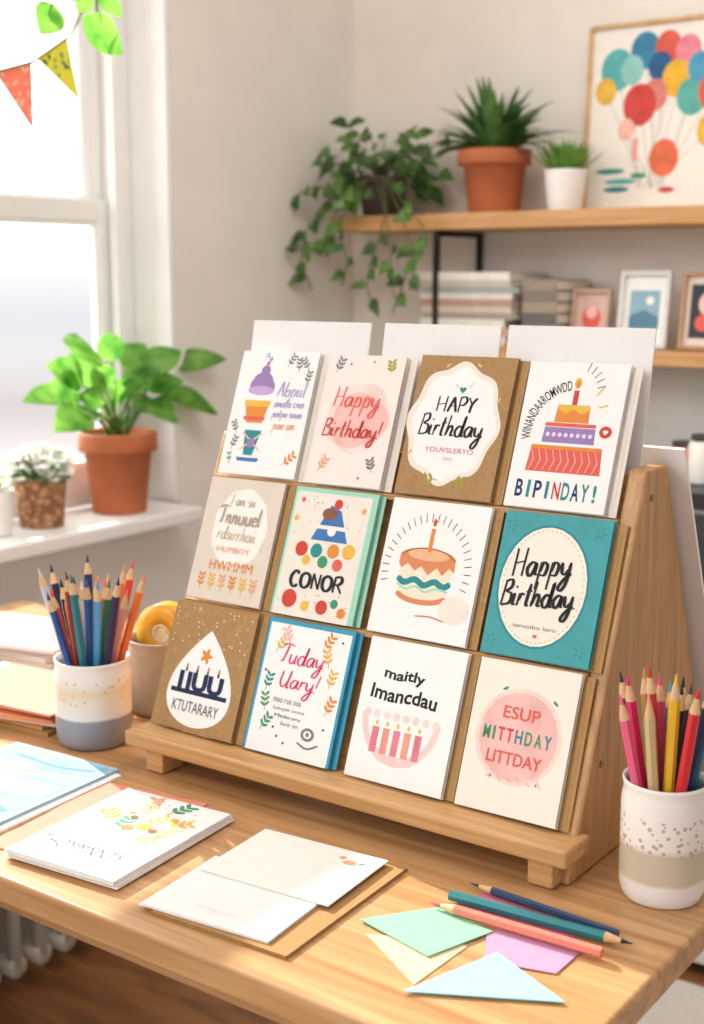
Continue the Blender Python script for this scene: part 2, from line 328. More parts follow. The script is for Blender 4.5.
# ============================================================ RACK
rack=thing('card_display_rack','three-tier light wooden display rack holding the greeting cards','display rack',(-.78,1.1,DZ))
rw=wood('b78852','d5a873',(2,40,40),.42); rws=wood('a97a46','c99a64',(40,40,3),.42)
ro=Vector((.78,-1.1,-DZ))
def rk(name,mb,mat,bv=.0015):
    for i,v in enumerate(mb.v): mb.v[i]=v+ro
    o=mb.build(name,mat,rack)
    if bv: bev(o,bv)
    return o
SL=.393
XL=-1.046
def by(z): return 1.058+SL*(z-.794)
for xa in (XL,-.520):
    m=MB(); wd=.014 if xa<-.8 else .020; x1=xa+wd; fo=.002 if xa<-.8 else -.010
    m.prism([(xa,by(.751)+fo,.751),(xa,1.37,.751),(xa,1.222,1.118),(xa,by(1.118)+fo,1.118)],(wd,0,0)); o=rk('side_panel',m,rws,.003)
    for (yy,zz) in ((by(1.09)+.012,1.09),(by(.85)+.012,.85)):
        m=MB(); m.tube([(x1-.002,yy,zz),(x1+.0012,yy,zz)],.0035,12)
        for i,v in enumerate(m.v): m.v[i]=v+ro
        m.build('screw',pm('9a7a52',.3,.05,50,0,.8),o)
m=MB(); m.prism([(XL+.014,by(.78),.78),(XL+.014,by(.78)+.008,.78),(XL+.014,by(1.112)+.008,1.112),(XL+.014,by(1.112),1.112)],(-.520-XL-.014,0,0)); rk('back_board',m,rw)
m=MB(); m.box(-1.047,-.493,1.010,by(.79)+.002,.776,.794); rk('front_ledge',m,rw,.003)
for z in (.933,1.071):
    m=MB(); m.box(XL+.014,-.520,by(z)-.0142,by(z)+.002,z-.0062,z); rk('ledge',m,rw,.001)
m=MB(); m.box(XL+.014,-.520,by(1.09)+.006,by(1.09)+.045,1.078,1.084); rk('rear_ledge',m,rw,.001)
for xa in (-1.020,-.535):
    m=MB(); m.box(xa,xa+.026,1.016,1.05,.751,.776); rk('foot',m,rw,.002)
LEAN=math.radians(21)
ROT=(math.pi/2-LEAN,0,0)
for i,(u0,v0,u1,v1,lab) in enumerate([(253,320,370,323,'blank white card standing at the rack top behind the cupcake card, leftmost of three'),(384,323,500,325,'blank white card at the rack top, middle of the three behind the top row'),(508,325,655,331,'widest blank white card at the rack top behind the candle cake card')]):
    a=onY(u0,v0,1.222); c=onY(u1,v1,1.222); w=c.x-a.x; ln=math.radians(11); h=(a.z-1.085)/math.cos(ln)
    m=MB(); m.box(0,w,0,h,0,.002); o=m.build('blank_card',WHITE); o.location=(a.x,1.195,1.0845); o.rotation_euler=(math.pi/2-ln,0,0); tag(o,lab,'card','blank white cards behind the top row')
m=MB(); m.box(0,.53,0,.42,0,.004); o=m.build('backing_board',WHITE); ln=math.atan2(1.396-1.232,.37); o.location=(-1.015,1.398,.7510); o.rotation_euler=(math.pi/2+ln,0,0)
tag(o,'large white backing board leaning against the rear of the wooden rack','board')
# ---- cards of the rack
ROWS={1:(.7945,.1448),2:(.9335,.1435),3:(1.0715,.149)}
def slotx(u,v,r): z=ROWS[r][0]; return onY(u,v,by(z)-.013).x
rq=random.Random(19)
def rcard(row,u0,v0,u1,v1,label,body,art,env=None,elab=None,dh=0,eo=.0098,op=None):
    z,h=ROWS[row]; h+=dh; x0=slotx(u0,v0,row); w=slotx(u1,v1,row)-x0; yb=by(z)-.0118
    Q=Euler(ROT).to_quaternion()
    if env:
        ro_=rq.uniform(0,.012)
        m=MB(); m.box(0,w,0,h-.001,0,.0012).box(.004,w-.004,.004,h-.005,.0012,.0016); o=bev(m.build('envelope',env),.0004,1); o.location=(x0+eo+ro_*.03,yb,z); o.rotation_mode='QUATERNION'; o.rotation_quaternion=Q@Quaternion((0,0,1),ro_); tag(o,elab,'envelope','envelopes behind the displayed cards')
    nrm=Vector((0,-math.cos(LEAN),math.sin(LEAN)))
    t=thing('greeting_card',label,'greeting card',Vector((x0,yb,z+.0002))+nrm*.0038,ROT,'greeting cards on the rack')
    ru=max(0,rq.uniform(-.002,.012)); oa=-(op if op is not None else rq.uniform(.010,.028))
    t.rotation_mode='QUATERNION'; t.rotation_quaternion=Q@Quaternion((0,0,1),ru)
    m=MB(); m.box(0,w,0,h,0,.0008); m.build('back_leaf',body,t)
    m=MB(); m.box(0,w-.0004,.0006,h,.0012,.0020); fl=m.build('front_leaf',body,t); fl.rotation_euler=(0,oa,0)
    a=Art(w,h,.00203); L=Art(w,h,.00203)
    art(a,L); dz=a.z-.00203
    for i,v in enumerate(L.v): L.v[i]=Vector((v.x,v.y,v.z+dz))
    if a.f: a.build('illustration',None,t).rotation_euler=(0,oa,0)
    if L.f: L.build('lettering',None,t).rotation_euler=(0,oa,0)
def c11(a,L):
    a.use(PURP).ell(.34,.76,.13,.09).ell(.26,.72,.08).ell(.43,.71,.08).ell(.35,.84,.06)
    a.use(I('c7a5d6')).ell(.34,.68,.17,.05)
    a.use(HOT).ell(.36,.9,.02)
    a.use(ORANGE).poly([(.18,.56),(.48,.56),(.44,.42),(.23,.42)]); a.use(YEL).poly([(.16,.6),(.50,.6),(.49,.55),(.17,.55)])
    a.use(CORAL).poly([(.18,.47),(.47,.47),(.46,.44),(.19,.44)])
    a.use(TEAL).poly([(.24,.36),(.46,.36),(.40,.16),(.28,.16)]); a.use(PINK).line([(.22,.2),(.48,.34)],.03).line([(.22,.34),(.48,.2)],.03); a.use(PURP).ell(.35,.26,.05)
    a.use(BLUE).poly([(.20,.14),(.50,.14),(.48,.11),(.22,.11)])
    for x,y,an in ((.62,.88,60),(.78,.84,100),(.9,.86,130),(.14,.33,120),(.1,.2,70),(.9,.74,80)): a.sprig(x,y,.12,an,GREY,GREY,3,.01,.025)
    a.sprig(.8,.1,.16,40,I('b07c6a'),ORANGE,3,.01,.03).sprig(.12,.08,.1,100,GREY,TEAL,2,.01,.02)
    L.use(LAV).script('Py',.36,.935,.09,.010,0,.7).script('Abpiil',.74,.64,.36,.013,.1,1.0).script('anota cna',.74,.555,.38,.010,.1,1.0).script('patpo soua',.74,.475,.38,.010,.1,1.0)
    L.use(PEACH).script('pae an',.73,.38,.28,.010,.1,1.0)
def c12(a,L):
    a.use(PALEP).radial(.52,.52,.42,.38,5,.05,ph=1); a.use(PINK).radial(.55,.5,.36,.3,3,.07)
    a.sprig(.12,.86,.14,70,GREY,GREY,3).sprig(.85,.86,.12,100,YEL,OLIVE,3).sprig(.15,.1,.14,60,GREY,PEACH,3).sprig(.85,.12,.12,110,OLIVE,GREY,3)
    a.use(GREY).ell(.3,.93,.015).ell(.6,.95,.012).ell(.7,.07,.015)
    L.use(CORAL).script('Happy',.47,.6,.6,.023,.1); L.use(I('c9473f')).script('Birthday!',.48,.37,.76,.022,.1)
def c13(a,L):
    a.use(IVORY).radial(.46,.52,.47,.55,8,.045,ph=.4); a.use(WHITE).radial(.47,.52,.42,.50,8,.05,ph=.4)
    a.use(PEACH).ell(.3,.93,.03,.012,40).ell(.62,.94,.03,.012,-30).ell(.88,.7,.03,.012,70).ell(.08,.3,.025,.012,60)
    a.use(TEAL).heart(.5,.76,.035); a.use(YEL).line([(.42,.8),(.45,.77)],.015).line([(.6,.82),(.57,.78)],.015)
    a.sprig(.42,.12,.1,180,OLIVE,OLIVE,2).sprig(.56,.12,.1,0,OLIVE,OLIVE,2)
    L.use(BLK).script('HAPY',.47,.60,.42,.020,0,.75).script('Birthday',.45,.43,.66,.019,.1,1.1)
    L.use(HOT).txt('YOUVSLERYO',.48,.33,.5,.045); L.use(PEACH).txt('ooo',.48,.27,.1,.03)
def c14(a,L):
    a.use(CORAL).poly([(.17,.41),(.87,.41),(.89,.25),(.15,.25)]); a.use(WC('f2a59a'))
    for i in range(10): a.line([(.18+i*.07,.40),(.215+i*.07,.33),(.18+i*.07,.26)],.014)
    a.use(ORANGE).poly([(.17,.43),(.87,.43),(.87,.405),(.17,.405)])
    a.use(PURP).poly([(.27,.555),(.77,.555),(.78,.45),(.26,.45)]); a.use(I('e7d8ee'))
    for i in range(8): a.ell(.31+i*.06,.505,.02)
    a.use(CORAL).poly([(.27,.585),(.77,.585),(.77,.56),(.27,.56)])
    a.use(ORANGE).poly([(.36,.70),(.68,.70),(.69,.59),(.35,.59)]); a.use(YEL).poly([(.36,.71),(.68,.71),(.67,.67),(.60,.65),(.52,.68),(.45,.65),(.37,.68)])
    a.use(RED).poly([(.495,.81),(.545,.81),(.545,.71),(.495,.71)]); a.use(YEL).ell(.52,.86,.035,.05); a.use(ORANGE).ell(.52,.85,.02,.035)
    a.use(BLK).rays(.52,.79,.2,.28,5,.012,15,70,1.1)
    a.use(RED).ell(.87,.54,.06,.055); a.use(WHITE).heart(.87,.54,.026); a.use(YEL).line([(.72,.78),(.78,.84)],.02).line([(.76,.7),(.85,.72)],.02)
    L.use(BLK).txt('WINANDAAROMWDD',.54,.52,.8,.095,.006,arc=(.40,190,100))
    for i,(ch,c) in enumerate(zip('BIPINDAY!',(NAVY,TEAL,NAVY,TEAL,RED,TEAL,NAVY,TEAL,TEAL))): L.use(c).txt(ch,.13+i*.093,.13,.03 if ch in 'I!' else .075,.16,.02)
def c21(a,L):
    a.use(pm('f3efe8',.8,.02,40)).radial(.52,.6,.36,.42,9,.02); a.use(PEACH).dots(.52,.6,.36,.42,40,.006)
    for i,c in enumerate((ORANGE,YEL,PEACH,ORANGE,YEL,PEACH)): a.sprig(.16+i*.14,.08,.14,90,c,c,3,.012,.03)
    L.use(I('c0b19b')).script('I an sii',.50,.78,.34,.012,.1,1); L.use(I('ad9d8c')).script('Tnnuuel',.50,.63,.56,.020,0,1.1); L.use(I('cbb89e')).script('rdsirrhoii',.50,.50,.52,.012,.1,1.1)
    L.use(PEACH).txt('iHUMBOY',.50,.42,.46,.06); L.use(ORANGE).txt('HWMMM',.52,.29,.58,.10,.0)
def c22(a,L):
    a.use(IVORY).poly([(.03,.0),(.93,0),(.93,.965),(.03,.965)])
    a.use(BLUE).poly([(.3,.6),(.74,.6),(.6,.84),(.47,.88)]); a.use(WHITE).ell(.53,.68,.05); a.use(BROWN).ell(.47,.81,.09,.06); a.use(RED).ell(.55,.89,.05)
    a.use(I('f0ece0')).poly([(.34,.69),(.69,.69),(.67,.72),(.36,.72)])
    for x,y,r,c in ((.22,.52,.075,RED),(.4,.52,.07,TEAL),(.6,.53,.07,ORANGE),(.78,.54,.075,YEL),(.3,.44,.05,YEL),(.5,.44,.06,GREEN),(.68,.43,.06,CORAL),(.2,.13,.09,RED),(.4,.09,.05,YEL),(.6,.1,.07,RED),(.74,.14,.045,GREEN),(.84,.08,.05,ORANGE),(.08,.75,.03,YEL),(.86,.86,.03,PEACH),(.12,.9,.025,CORAL)): a.use(c).ell(x,y,r)
    r_=random.Random(3); a.use(GREY)
    for i in range(30): a.ell(r_.uniform(.05,.9),r_.choice([r_.uniform(.04,.2),r_.uniform(.62,.93)]),.007,n=6)
    L.use(BLK).script('CONOR',.48,.225,.64,.030,0,.72)
def c23(a,L):
    CK=I('d98a5c')
    a.use(I('f3e3cc')).poly([(.2,.58),(.74,.58),(.72,.30),(.22,.30)]).ell(.47,.30,.25,.06)
    a.use(CK).ell(.47,.585,.28,.085).poly([(.19,.585),(.75,.585),(.755,.50),(.70,.53),(.64,.47),(.58,.52),(.50,.46),(.42,.52),(.36,.48),(.28,.53),(.22,.49),(.185,.53)])
    a.use(I('eab58c')).ell(.47,.605,.21,.05)
    a.use(TEAL).line([(.2,.42),(.28,.39),(.38,.42),(.48,.385),(.58,.42),(.67,.39),(.74,.42)],.055,True); a.use(MINT).line([(.205,.375),(.3,.345),(.4,.37),(.5,.34),(.6,.37),(.73,.36)],.02,True)
    a.use(CK).line([(.22,.31),(.32,.275),(.47,.262),(.62,.275),(.72,.31)],.045,True)
    a.use(BROWN).line([(.19,.585),(.3,.635),(.47,.655),(.64,.635),(.75,.585)],.010,True)
    a.use(ORANGE).poly([(.452,.80),(.492,.80),(.492,.63),(.452,.63)]); a.use(RED).ell(.472,.845,.018,.035)
    a.use(BLK).rays(.47,.49,.38,.45,26,.012,-15,195,1.12)
    a.use(IVORY).ell(.82,.24,.15,.12); a.use(CORAL).line([(.45,.16),(.6,.17),(.75,.15)],.012,True)
def c24(a,L):
    a.use(TEAL).ell(.46,.5,.42,.52); a.use(CREAM).ell(.46,.5,.40,.50); a.use(PEACH).dots(.46,.5,.37,.47,56,.007); a.use(I('2c7f86'))
    for x in (.08,.9):
        for y in (.1,.9): a.rays(x,y,.02,.06,5,.01)
    L.use(BLK).script('Happy',.43,.57,.54,.023,.15,1.2,6).script('Birthday.',.45,.36,.70,.022,.15,1.2,4); L.use(GREY).txt('sanusibo luro',.46,.22,.4,.033); L.use(CORAL).heart(.48,.16,.02)
def c31(a,L):
    pts=[]
    for i in range(60):
        t=-2*math.pi*i/60; pts.append((.5+.50*math.sin(t)*abs(math.sin(t/2))**1.0,.42+.38*math.cos(t)))
    a.use(WHITE).poly(pts)
    DN=I('1f2a52')
    a.use(DN).poly([(.16,.32),(.84,.32),(.84,.285),(.16,.285)])
    a.use(CORAL)
    for i in range(4): a.ell(.30+i*.13,.50,.012,.024)
    a.use(DN)
    for i in range(4): a.poly([(.288+i*.13,.485),(.312+i*.13,.485),(.312+i*.13,.455),(.288+i*.13,.455)])
    a.use(ORANGE).radial(.5,.60,.055,.055,5,.35); a.use(YEL)
    for x,y in ((.15,.88),(.8,.85),(.9,.6),(.1,.6),(.85,.95),(.3,.95)): a.rays(x,y,.008,.03,5,.008)
    a.use(IVORY); r_=random.Random(5)
    for i in range(34): a.ell(r_.uniform(.04,.96),r_.uniform(.66,.97),.008,n=6)
    L.use(DN).txt('1IUU',.5,.385,.54,.17,.05); L.use(I('6a6a74')).txt('KTUTARARY',.5,.19,.56,.10,.005)
def c32(a,L):
    a.use(WHITE).poly([(.03,0),(.965,0),(.965,.965),(.03,.965)])
    for x,y,an,c1,c2 in ((.15,.75,60,OLIVE,YEL),(.12,.45,80,GREEN,TEAL),(.16,.3,100,OLIVE,GREEN),(.78,.7,110,ORANGE,YEL),(.82,.55,80,OLIVE,YEL),(.68,.82,60,YEL,ORANGE),(.15,.16,60,GREEN,GREEN),(.3,.82,120,CORAL,PINK),(.84,.36,70,PEACH,ORANGE)): a.sprig(x,y,.14,an,c1,c2,3,.012,.032)
    a.use(GREY).ell(.7,.2,.075,.06); a.use(WHITE).ell(.7,.2,.045,.035); a.use(GREY).ell(.7,.2,.02); a.line([(.6,.13),(.72,.1),(.84,.14)],.018,True)
    a.use(BLK)
    for x,y in ((.3,.2),(.36,.14),(.45,.1),(.86,.26),(.08,.6),(.88,.9)): a.ell(x,y,.012,n=8)
    L.use(HOT).script('Tuday',.46,.68,.50,.015,.15,.95).script('Uary!',.48,.5,.44,.015,.15,.9); L.use(GREY).txt('mao rue soa',.4,.40,.32,.04).txt('iuluyat sooa',.44,.34,.36,.045).txt('buo an',.48,.24,.2,.04)
    L.use(BLK).txt('Mttbraru',.44,.29,.3,.03)
def c33(a,L):
    LP=WC('f5cfca')
    a.use(LP).poly([(.47+.4*math.cos(t),.47+.34*math.sin(t)) for t in [math.radians(180+q*7.5) for q in range(25)]])
    a.use(WHITE).poly([(.47+.34*math.cos(t),.47+.28*math.sin(t)) for t in [math.radians(180+q*7.5) for q in range(25)]])
    for i in range(5): a.use(WC('e2808f') if i%2==0 else WC('ea9a8c')).poly([(.2+i*.11,.38),(.27+i*.11,.38),(.27+i*.11,.2),(.2+i*.11,.2)])
    a.use(LP).poly([(.24,.2),(.7,.2),(.64,.15),(.3,.15)])
    a.use(PALEP); [a.ell(.12+i*.1,.47,.035) for i in range(8)]
    for i in range(5): a.use(YEL).ell(.235+i*.11,.41,.014,.022)
    L.use(BLK).txt('maitly',.42,.75,.42,.12,.028,.05,.008).txt('Imancdau',.45,.62,.68,.125,.026,.05,.008)
def c34(a,L):
    a.use(PALEP).ell(.5,.52,.42); a.use(PINK).radial(.5,.52,.38,.38,24,.012); a.use(IVORY).dots(.5,.52,.40,.40,60,.006)
    a.use(GREEN).ell(.3,.82,.03,.012,30).ell(.8,.78,.03,.012,-40); a.use(CORAL).ell(.75,.24,.012).ell(.3,.24,.012)
    a.use(I('efaaa4')); [a.line([(.25+i*.1,.25+.02*(i%2)),(.3+i*.1,.22)],.012) for i in range(6)]
    L.use(CORAL).txt('ESUP',.5,.67,.36,.11,.015)
    for ch,c,x in zip('MITTHDAY',(GREEN,GREEN,HOT,HOT,TEAL,GREEN,GREEN,TEAL),(.19,.262,.335,.42,.51,.605,.70,.79)): L.use(c).txt(ch,x,.52,.022 if ch=='I' else .068,.12,.018)
    L.use(CORAL).txt('LITTDAY',.5,.37,.54,.11,.015)
rcard(3,220,475,297,483,'white card with a purple frosted cupcake and lavender lettering, top left of rack',WHITE,c11,IVORY,'pale envelope behind the purple cupcake card')
rcard(3,306,484,383,493,'white card with coral script on a pink wash, top row',pm('f1e6df',.8,.02,40),c12,IVORY,'pale envelope behind the pink wash card in the top row')
rcard(3,396,495,493,503,'kraft card with a scalloped white label reading Birthday, top row',KRAFT,c13,KRAFT2,'kraft envelope behind the scalloped label card',dh=.004)
rcard(3,505,508,606,520,'white card with a three-tier cake under one lit candle, top right',WHITE,c14,IVORY,'ivory envelope behind the three-tier cake card',dh=.002)
rcard(2,188,592,262,608,'beige card with pale brown lettering and a row of orange sprigs, middle row left',pm('dfd2c3',.8,.03,50),c21,KRAFT2,'kraft envelope behind the beige card with orange sprigs')
rcard(2,272,612,355,628,'mint-edged card with coloured circles and black CONOR lettering',MINT,c22,MINT,'mint envelope behind the coloured circles card',eo=.0055,op=.008)
rcard(2,369,632,468,650,'white card with a frosted round cake and radiating dashes, middle row',WHITE,c23,KRAFT2,'kraft envelope behind the frosted round cake card')
rcard(2,482,655,591,675,'teal card with a cream oval and black Happy Birthday script',TEALC,c24,KRAFT2,'kraft envelope behind the teal card')
rcard(1,153,728,235,750,'kraft card with a white drop shape and navy number-like motif, bottom left of rack',KRAFT,c31,KRAFT2,'kraft envelope behind the kraft card with the white drop')
rcard(1,245,756,331,778,'blue-edged white card with pink script and leafy sprigs, bottom row',SKY,c32,SKY,'blue envelope behind the leafy sprig card',eo=.0055,op=.008)
rcard(1,346,780,444,808,'white card with a pink bowl of candles and black lettering, bottom row',WHITE,c33,KRAFT2,'kraft envelope behind the pink bowl card')
rcard(1,456,810,558,839,'cream card with a pink circle and coral and green capitals, bottom right',pm('f1ebde',.8,.02,40),c34,KRAFT2,'kraft envelope behind the pink circle card')
# ============================================================ PENCILS AND CUPS
def pencil(base,d,L,hexc,label,group,r=.0036,lead=None,name='colored_pencil'):
    d=Vector(d).normalized(); t=thing(name,label,'pencil',base,(0,0,0),group); t.rotation_mode='QUATERNION'; t.rotation_quaternion=d.to_track_quat('Z','Y')
    c=pm(hexc,.35,.03,60); tl=.024; m=MB(); m.tube([(0,0,0),(0,0,L-tl)],r,6); m.build('barrel',c,t)
    m=MB(); m.tube([(0,0,L-tl),(0,0,L-tl*.42)],[r*.97,r*.44],12); m.build('sharpened_wood',pm('dcb88a',.6,.08,300),t,False)
    m=MB(); m.tube([(0,0,L-tl*.42),(0,0,L)],[r*.44,r*.08],10); m.build('lead',pm(lead or hexc,.4,.02,60),t,False)
    return t
def cupset(cx,cy,rt,cols,cupname,Ls,k,seed,rr,ph=.6):
    rg=random.Random(seed); n=len(cols)
    for i,(hx_,nm) in enumerate(cols):
        r=rt*math.sqrt((i+.5)/n); a=i*2.39996+ph; ox=r*math.cos(a); oy=r*math.sin(a); L=rg.uniform(*Ls)
        b=Vector((cx+ox*k,cy+oy*k,DZ+.0085)); d=Vector((ox*(1-k),oy*(1-k),.19))
        pencil(b,d,L,hx_,f'{nm} pencil standing tip up in the {cupname}',f'pencils in the {cupname}',rr)
def cup(loc,R,H,mat,label,name='ceramic_cup',lip=.003,foot=.92):
    m=MB(); prof=[(R*foot*.95,0),(R*foot,.002),(R*.985,H*.10),(R,H*.25),(R,H*.82),(R*.96,H*.90),(R*.95,H*.93),(R*.98,H*.97),(R*.985,H),(R*.985-lip,H),(R*.93-lip,H*.93),(R*.97-lip,H*.8),(R*.97-lip,H*.12),(R*.8,.006),(.002,.006)]
    o=m.lathe(prof,56).build(name,mat,None,True); o.location=loc; return tag(o,label,'cup')
lc=onZ(95,740,DZ)
cup((lc.x,lc.y,DZ+.0005),.0455,.104,banded('cup_glaze_grey',[(.0,'8f9198'),(.036,'8f9198'),(.039,'e8e2da'),(.060,'e8dccb'),(.070,'e6cfae'),(.082,'ece5dc'),(.15,'f1ede8')],.35,(.055,.085,'dcbd8c',130,.25)),'white ceramic cup with a grey base band, holding pencils left of the rack',lip=.002)
cupset(lc.x,lc.y,.0655,[('c7382f','scarlet red'),('e9e2d4','cream'),('2f62a8','royal blue'),('e2662c','orange'),('de946e','peach'),('3a7d5a','green'),('20335e','navy'),('8b2230','maroon'),('ee8a5a','light orange'),('26262a','black'),('4f9fd0','sky blue'),('f0a884','apricot'),('e8563a','vermilion'),('e08f84','salmon'),('1f1f24','glossy near-black'),('287a86','teal'),('d8473a','tomato red'),('c7ccd4','silver grey'),('3d2f55','aubergine'),('e9a13a','amber'),('284f8f','cobalt blue'),('f07f3f','bright orange'),('17233f','midnight blue')],'grey-banded cup',(.182,.218),.10,4,.0050)
rc=onZ(661,893,DZ)
cup((rc.x,rc.y,DZ+.0005),.0385,.110,banded('cup_glaze_lace',[(.0,'efebe6'),(.020,'efebe6'),(.024,'cfc3a8'),(.050,'c9bda4'),(.056,'efe9e2'),(.15,'f3f0ec')],.3,(.050,.082,'c3a89c',170,.33)),'white ceramic cup with a lace pattern band, at the desk right edge',lip=.002)
cupset(rc.x,rc.y,.0520,[('e0507a','pink'),('25262b','black'),('2fa0b8','turquoise'),('c8323a','red'),('2c4f3a','dark green'),('b59a56','tan'),('e6bb34','yellow'),('4a3a4c','dark plum'),('d9286b','magenta'),('263b59','navy'),('e8417c','hot pink'),('cdb98a','straw coloured'),('2a93ad','bright teal'),('2c2c31','charcoal'),('d8343c','bright red'),('1b1c20','jet black'),('f0648c','rose pink')],'lace-banded cup',(.182,.214),.12,9,.0050,3.4)
tp=onZ(166,708,DZ)
cup((tp.x,tp.y,DZ+.0005),.049,.096,pm('a3978a',.6,.05,80,.05),'plain grey-beige ceramic pot behind the grey-banded pencil cup','ceramic_pot')
t=thing('tape_roll','gold tape roll standing on edge in the plain grey-beige pot','tape roll',(tp.x+.004,tp.y,DZ+.102),(0,0,math.radians(8)))
def ringmb(r0,r1,hw,n=40):
    m=MB()
    for i in range(n):
        q=2*math.pi*i/n; c,s_=math.cos(q),math.sin(q); m.v+=[Vector((c*r0,-hw,s_*r0)),Vector((c*r1,-hw,s_*r1)),Vector((c*r1,hw,s_*r1)),Vector((c*r0,hw,s_*r0))]
    for i in range(n):
        a=i*4; c=((i+1)%n)*4
        for j in range(4): k=(j+1)%4; m.face([a+j,a+k,c+k,c+j])
    return m
ringmb(.013,.038,.012).build('tape',pm('e2ad3c',.3,.05,60),t,True); ringmb(.0105,.0129,.012).build('core',pm('e7d9bd',.7,.05,60),t,True)
def lay(u0,v0,u1,v1,hexc,label,r,lead=None,z=None):
    a=onZ(u0,v0,z); b=onZ(u1,v1,z); return pencil(a,b-a,(b-a).length,hexc,label,'loose pencils on the desk',r,lead=lead)
PZ=DZ+.0064
lay(602,953,431,903,'e0806c','salmon pink pencil lying nearest the desk front edge',.0048,'c2365a',PZ)
lay(450,895,633,944,'1f7f86','teal pencil lying between the salmon and navy ones',.0048,'1c2a33',PZ)
lay(618,934,470,883,'2c4667','slim navy pencil lying farthest back of the three loose pencils',.0036,'22304e',PZ-.0010)
# ============================================================ PAPERS ON DESK
def rect(O,A,R,z):
    o=onZ(*O,z); a=onZ(*A,z); r=onZ(*R,z); ex=(a-o); w=ex.length; ex.normalize(); ey=Vector((-ex.y,ex.x,0)); return o,w,(r-a).dot(ey),math.atan2(ex.y,ex.x)
def sheet(name,label,cat,O,A,R,z,t,mat,art=None,group=None,part='card_leaf',leaves=1):
    o,w,h,an=rect(O,A,R,z); T=thing(name,label,cat,(o.x,o.y,z),(0,0,an),group)
    for k in range(leaves):
        zz=k*t/leaves; m=MB(); sh=.0009*((k*7)%3); m.box(sh,w-sh*.5,sh,h-sh,zz,zz+t/leaves*.85); m.build(part,mat,T)
    if art:
        top=t*(leaves-1)/leaves+t/leaves*.85+.00008
        a=Art(w,h,top); L=Art(w,h,top+.00005); art(a,L)
        if a.f: a.build('illustration',None,T)
        if L.f: L.build('lettering',None,T)
    return T
def blueart(a,L):
    a.use(pm('7fafcb',.7,.25,25)).poly([(.04,.04),(.96,.04),(.96,.96),(.04,.96)]); a.use(pm('b4cfdc',.7,.2,30)).poly([(.1,.3),(.9,.42),(.92,.6),(.5,.55),(.1,.62)]); a.use(pm('dc958b',.7,.1,30)).line([(.1,.7),(.4,.66),(.9,.74)],.06,True).line([(.5,.5),(.7,.47),(.92,.52)],.03,True); a.use(pm('4d82ac',.7,.1,30)).line([(.1,.2),(.5,.26),(.9,.18)],.06,True).line([(.2,.85),(.6,.82),(.9,.88)],.04,True)
G='cards lying on the desk'
sheet('greeting_card','pale blue and white card at the bottom of the watercolour pile, desk left','greeting card',(-118,800),(-6,836),(130,779),DZ+.0003,.003,WHITE,None,G,leaves=2)
sheet('greeting_card','blue watercolour card lying flat on top of its pile at the desk left','greeting card',(-115,795),(-9,829),(127,773),DZ+.0036,.003,pm('9cbccd',.7,.1,30),blueart,G,leaves=2)
sheet('greeting_card','coral-edged card peeking out under the doodled leaf card stack','greeting card',(-12,846),(98,874),(242,812),DZ+.0003,.0016,pm('e08a72',.75,.04,50),None,G)
sheet('greeting_card','white card directly under the leaf-doodle card','greeting card',(5,856),(117,890),(259,827),DZ+.0022,.004,WHITE,None,G,leaves=3)
def doodle(a,L):
    for x,y,an,c1,c2 in ((.45,.5,100,OLIVE,GREEN),(.55,.62,60,BROWN,YEL),(.62,.45,20,OLIVE,PEACH),(.5,.72,120,BROWN,PEACH),(.7,.66,40,OLIVE,YEL),(.35,.6,150,OLIVE,OLIVE),(.78,.5,80,BROWN,PEACH),(.6,.8,70,OLIVE,GREEN),(.42,.8,110,PEACH,PEACH)): a.sprig(x,y,.18,an,c1,c2,3,.012,.044)
    a.use(WC('d9a441')).ell(.6,.6,.06,.05).ell(.72,.75,.035); a.use(WC('dd8f62')).ell(.5,.55,.05).ell(.36,.72,.03); a.use(WC('8a5636')).ell(.7,.58,.035).ell(.42,.68,.03)
    a.use(GREY); [a.ell(.3+.07*i,.9-.03*(i%3),.008,n=6) for i in range(8)]
    L.use(I('66646c')).txt('THOMMNNTY',.46,.22,.74,.13,0)
sheet('greeting_card','white card with scattered leaf doodles lying at the desk front left','greeting card',(3,852),(113,886),(256,823),DZ+.0066,.0035,pm('ebe9e6',.75,.02),doodle,G,leaves=3)
sheet('kraft_envelope','kraft envelope lying under the plain white sheets at the desk front','envelope',(150,914),(286,960),(417,873),DZ+.0003,.003,pm('a67e4c',.85,.08,200,.12),None,G,'envelope_body',2)
def faint(a,L):
    P_=pm('d6d1ca',.8,.02)
    a.use(P_).line([(.2,.3),(.8,.32)],.004).line([(.2,.45),(.7,.46)],.004); L.use(P_).txt('inoan ru',.5,.2,.3,.04)
sheet('paper_sheet','plain white folded sheet with a faint imprint on the kraft envelope, left of the pair','paper',(139,905),(268,944),(352,894),DZ+.0036,.0022,pm('ebe9e6',.75,.02),faint,'white sheets on the kraft envelope',leaves=2)
def fa2(a,L):
    a.use(WC('dd9a6c')).ell(.8,.78,.05,.035).ell(.72,.84,.025); a.use(GREEN).ell(.88,.8,.03,.012,40); a.use(pm('bfb9b2',.8)).line([(.66,.70),(.9,.72)],.006)
sheet('paper_sheet','plain white sheet with a small peach flower in one corner, on the kraft envelope','paper',(200,870),(328,907),(404,866),DZ+.0061,.0016,pm('ebe7df',.75,.02),fa2,'white sheets on the kraft envelope',leaves=1)
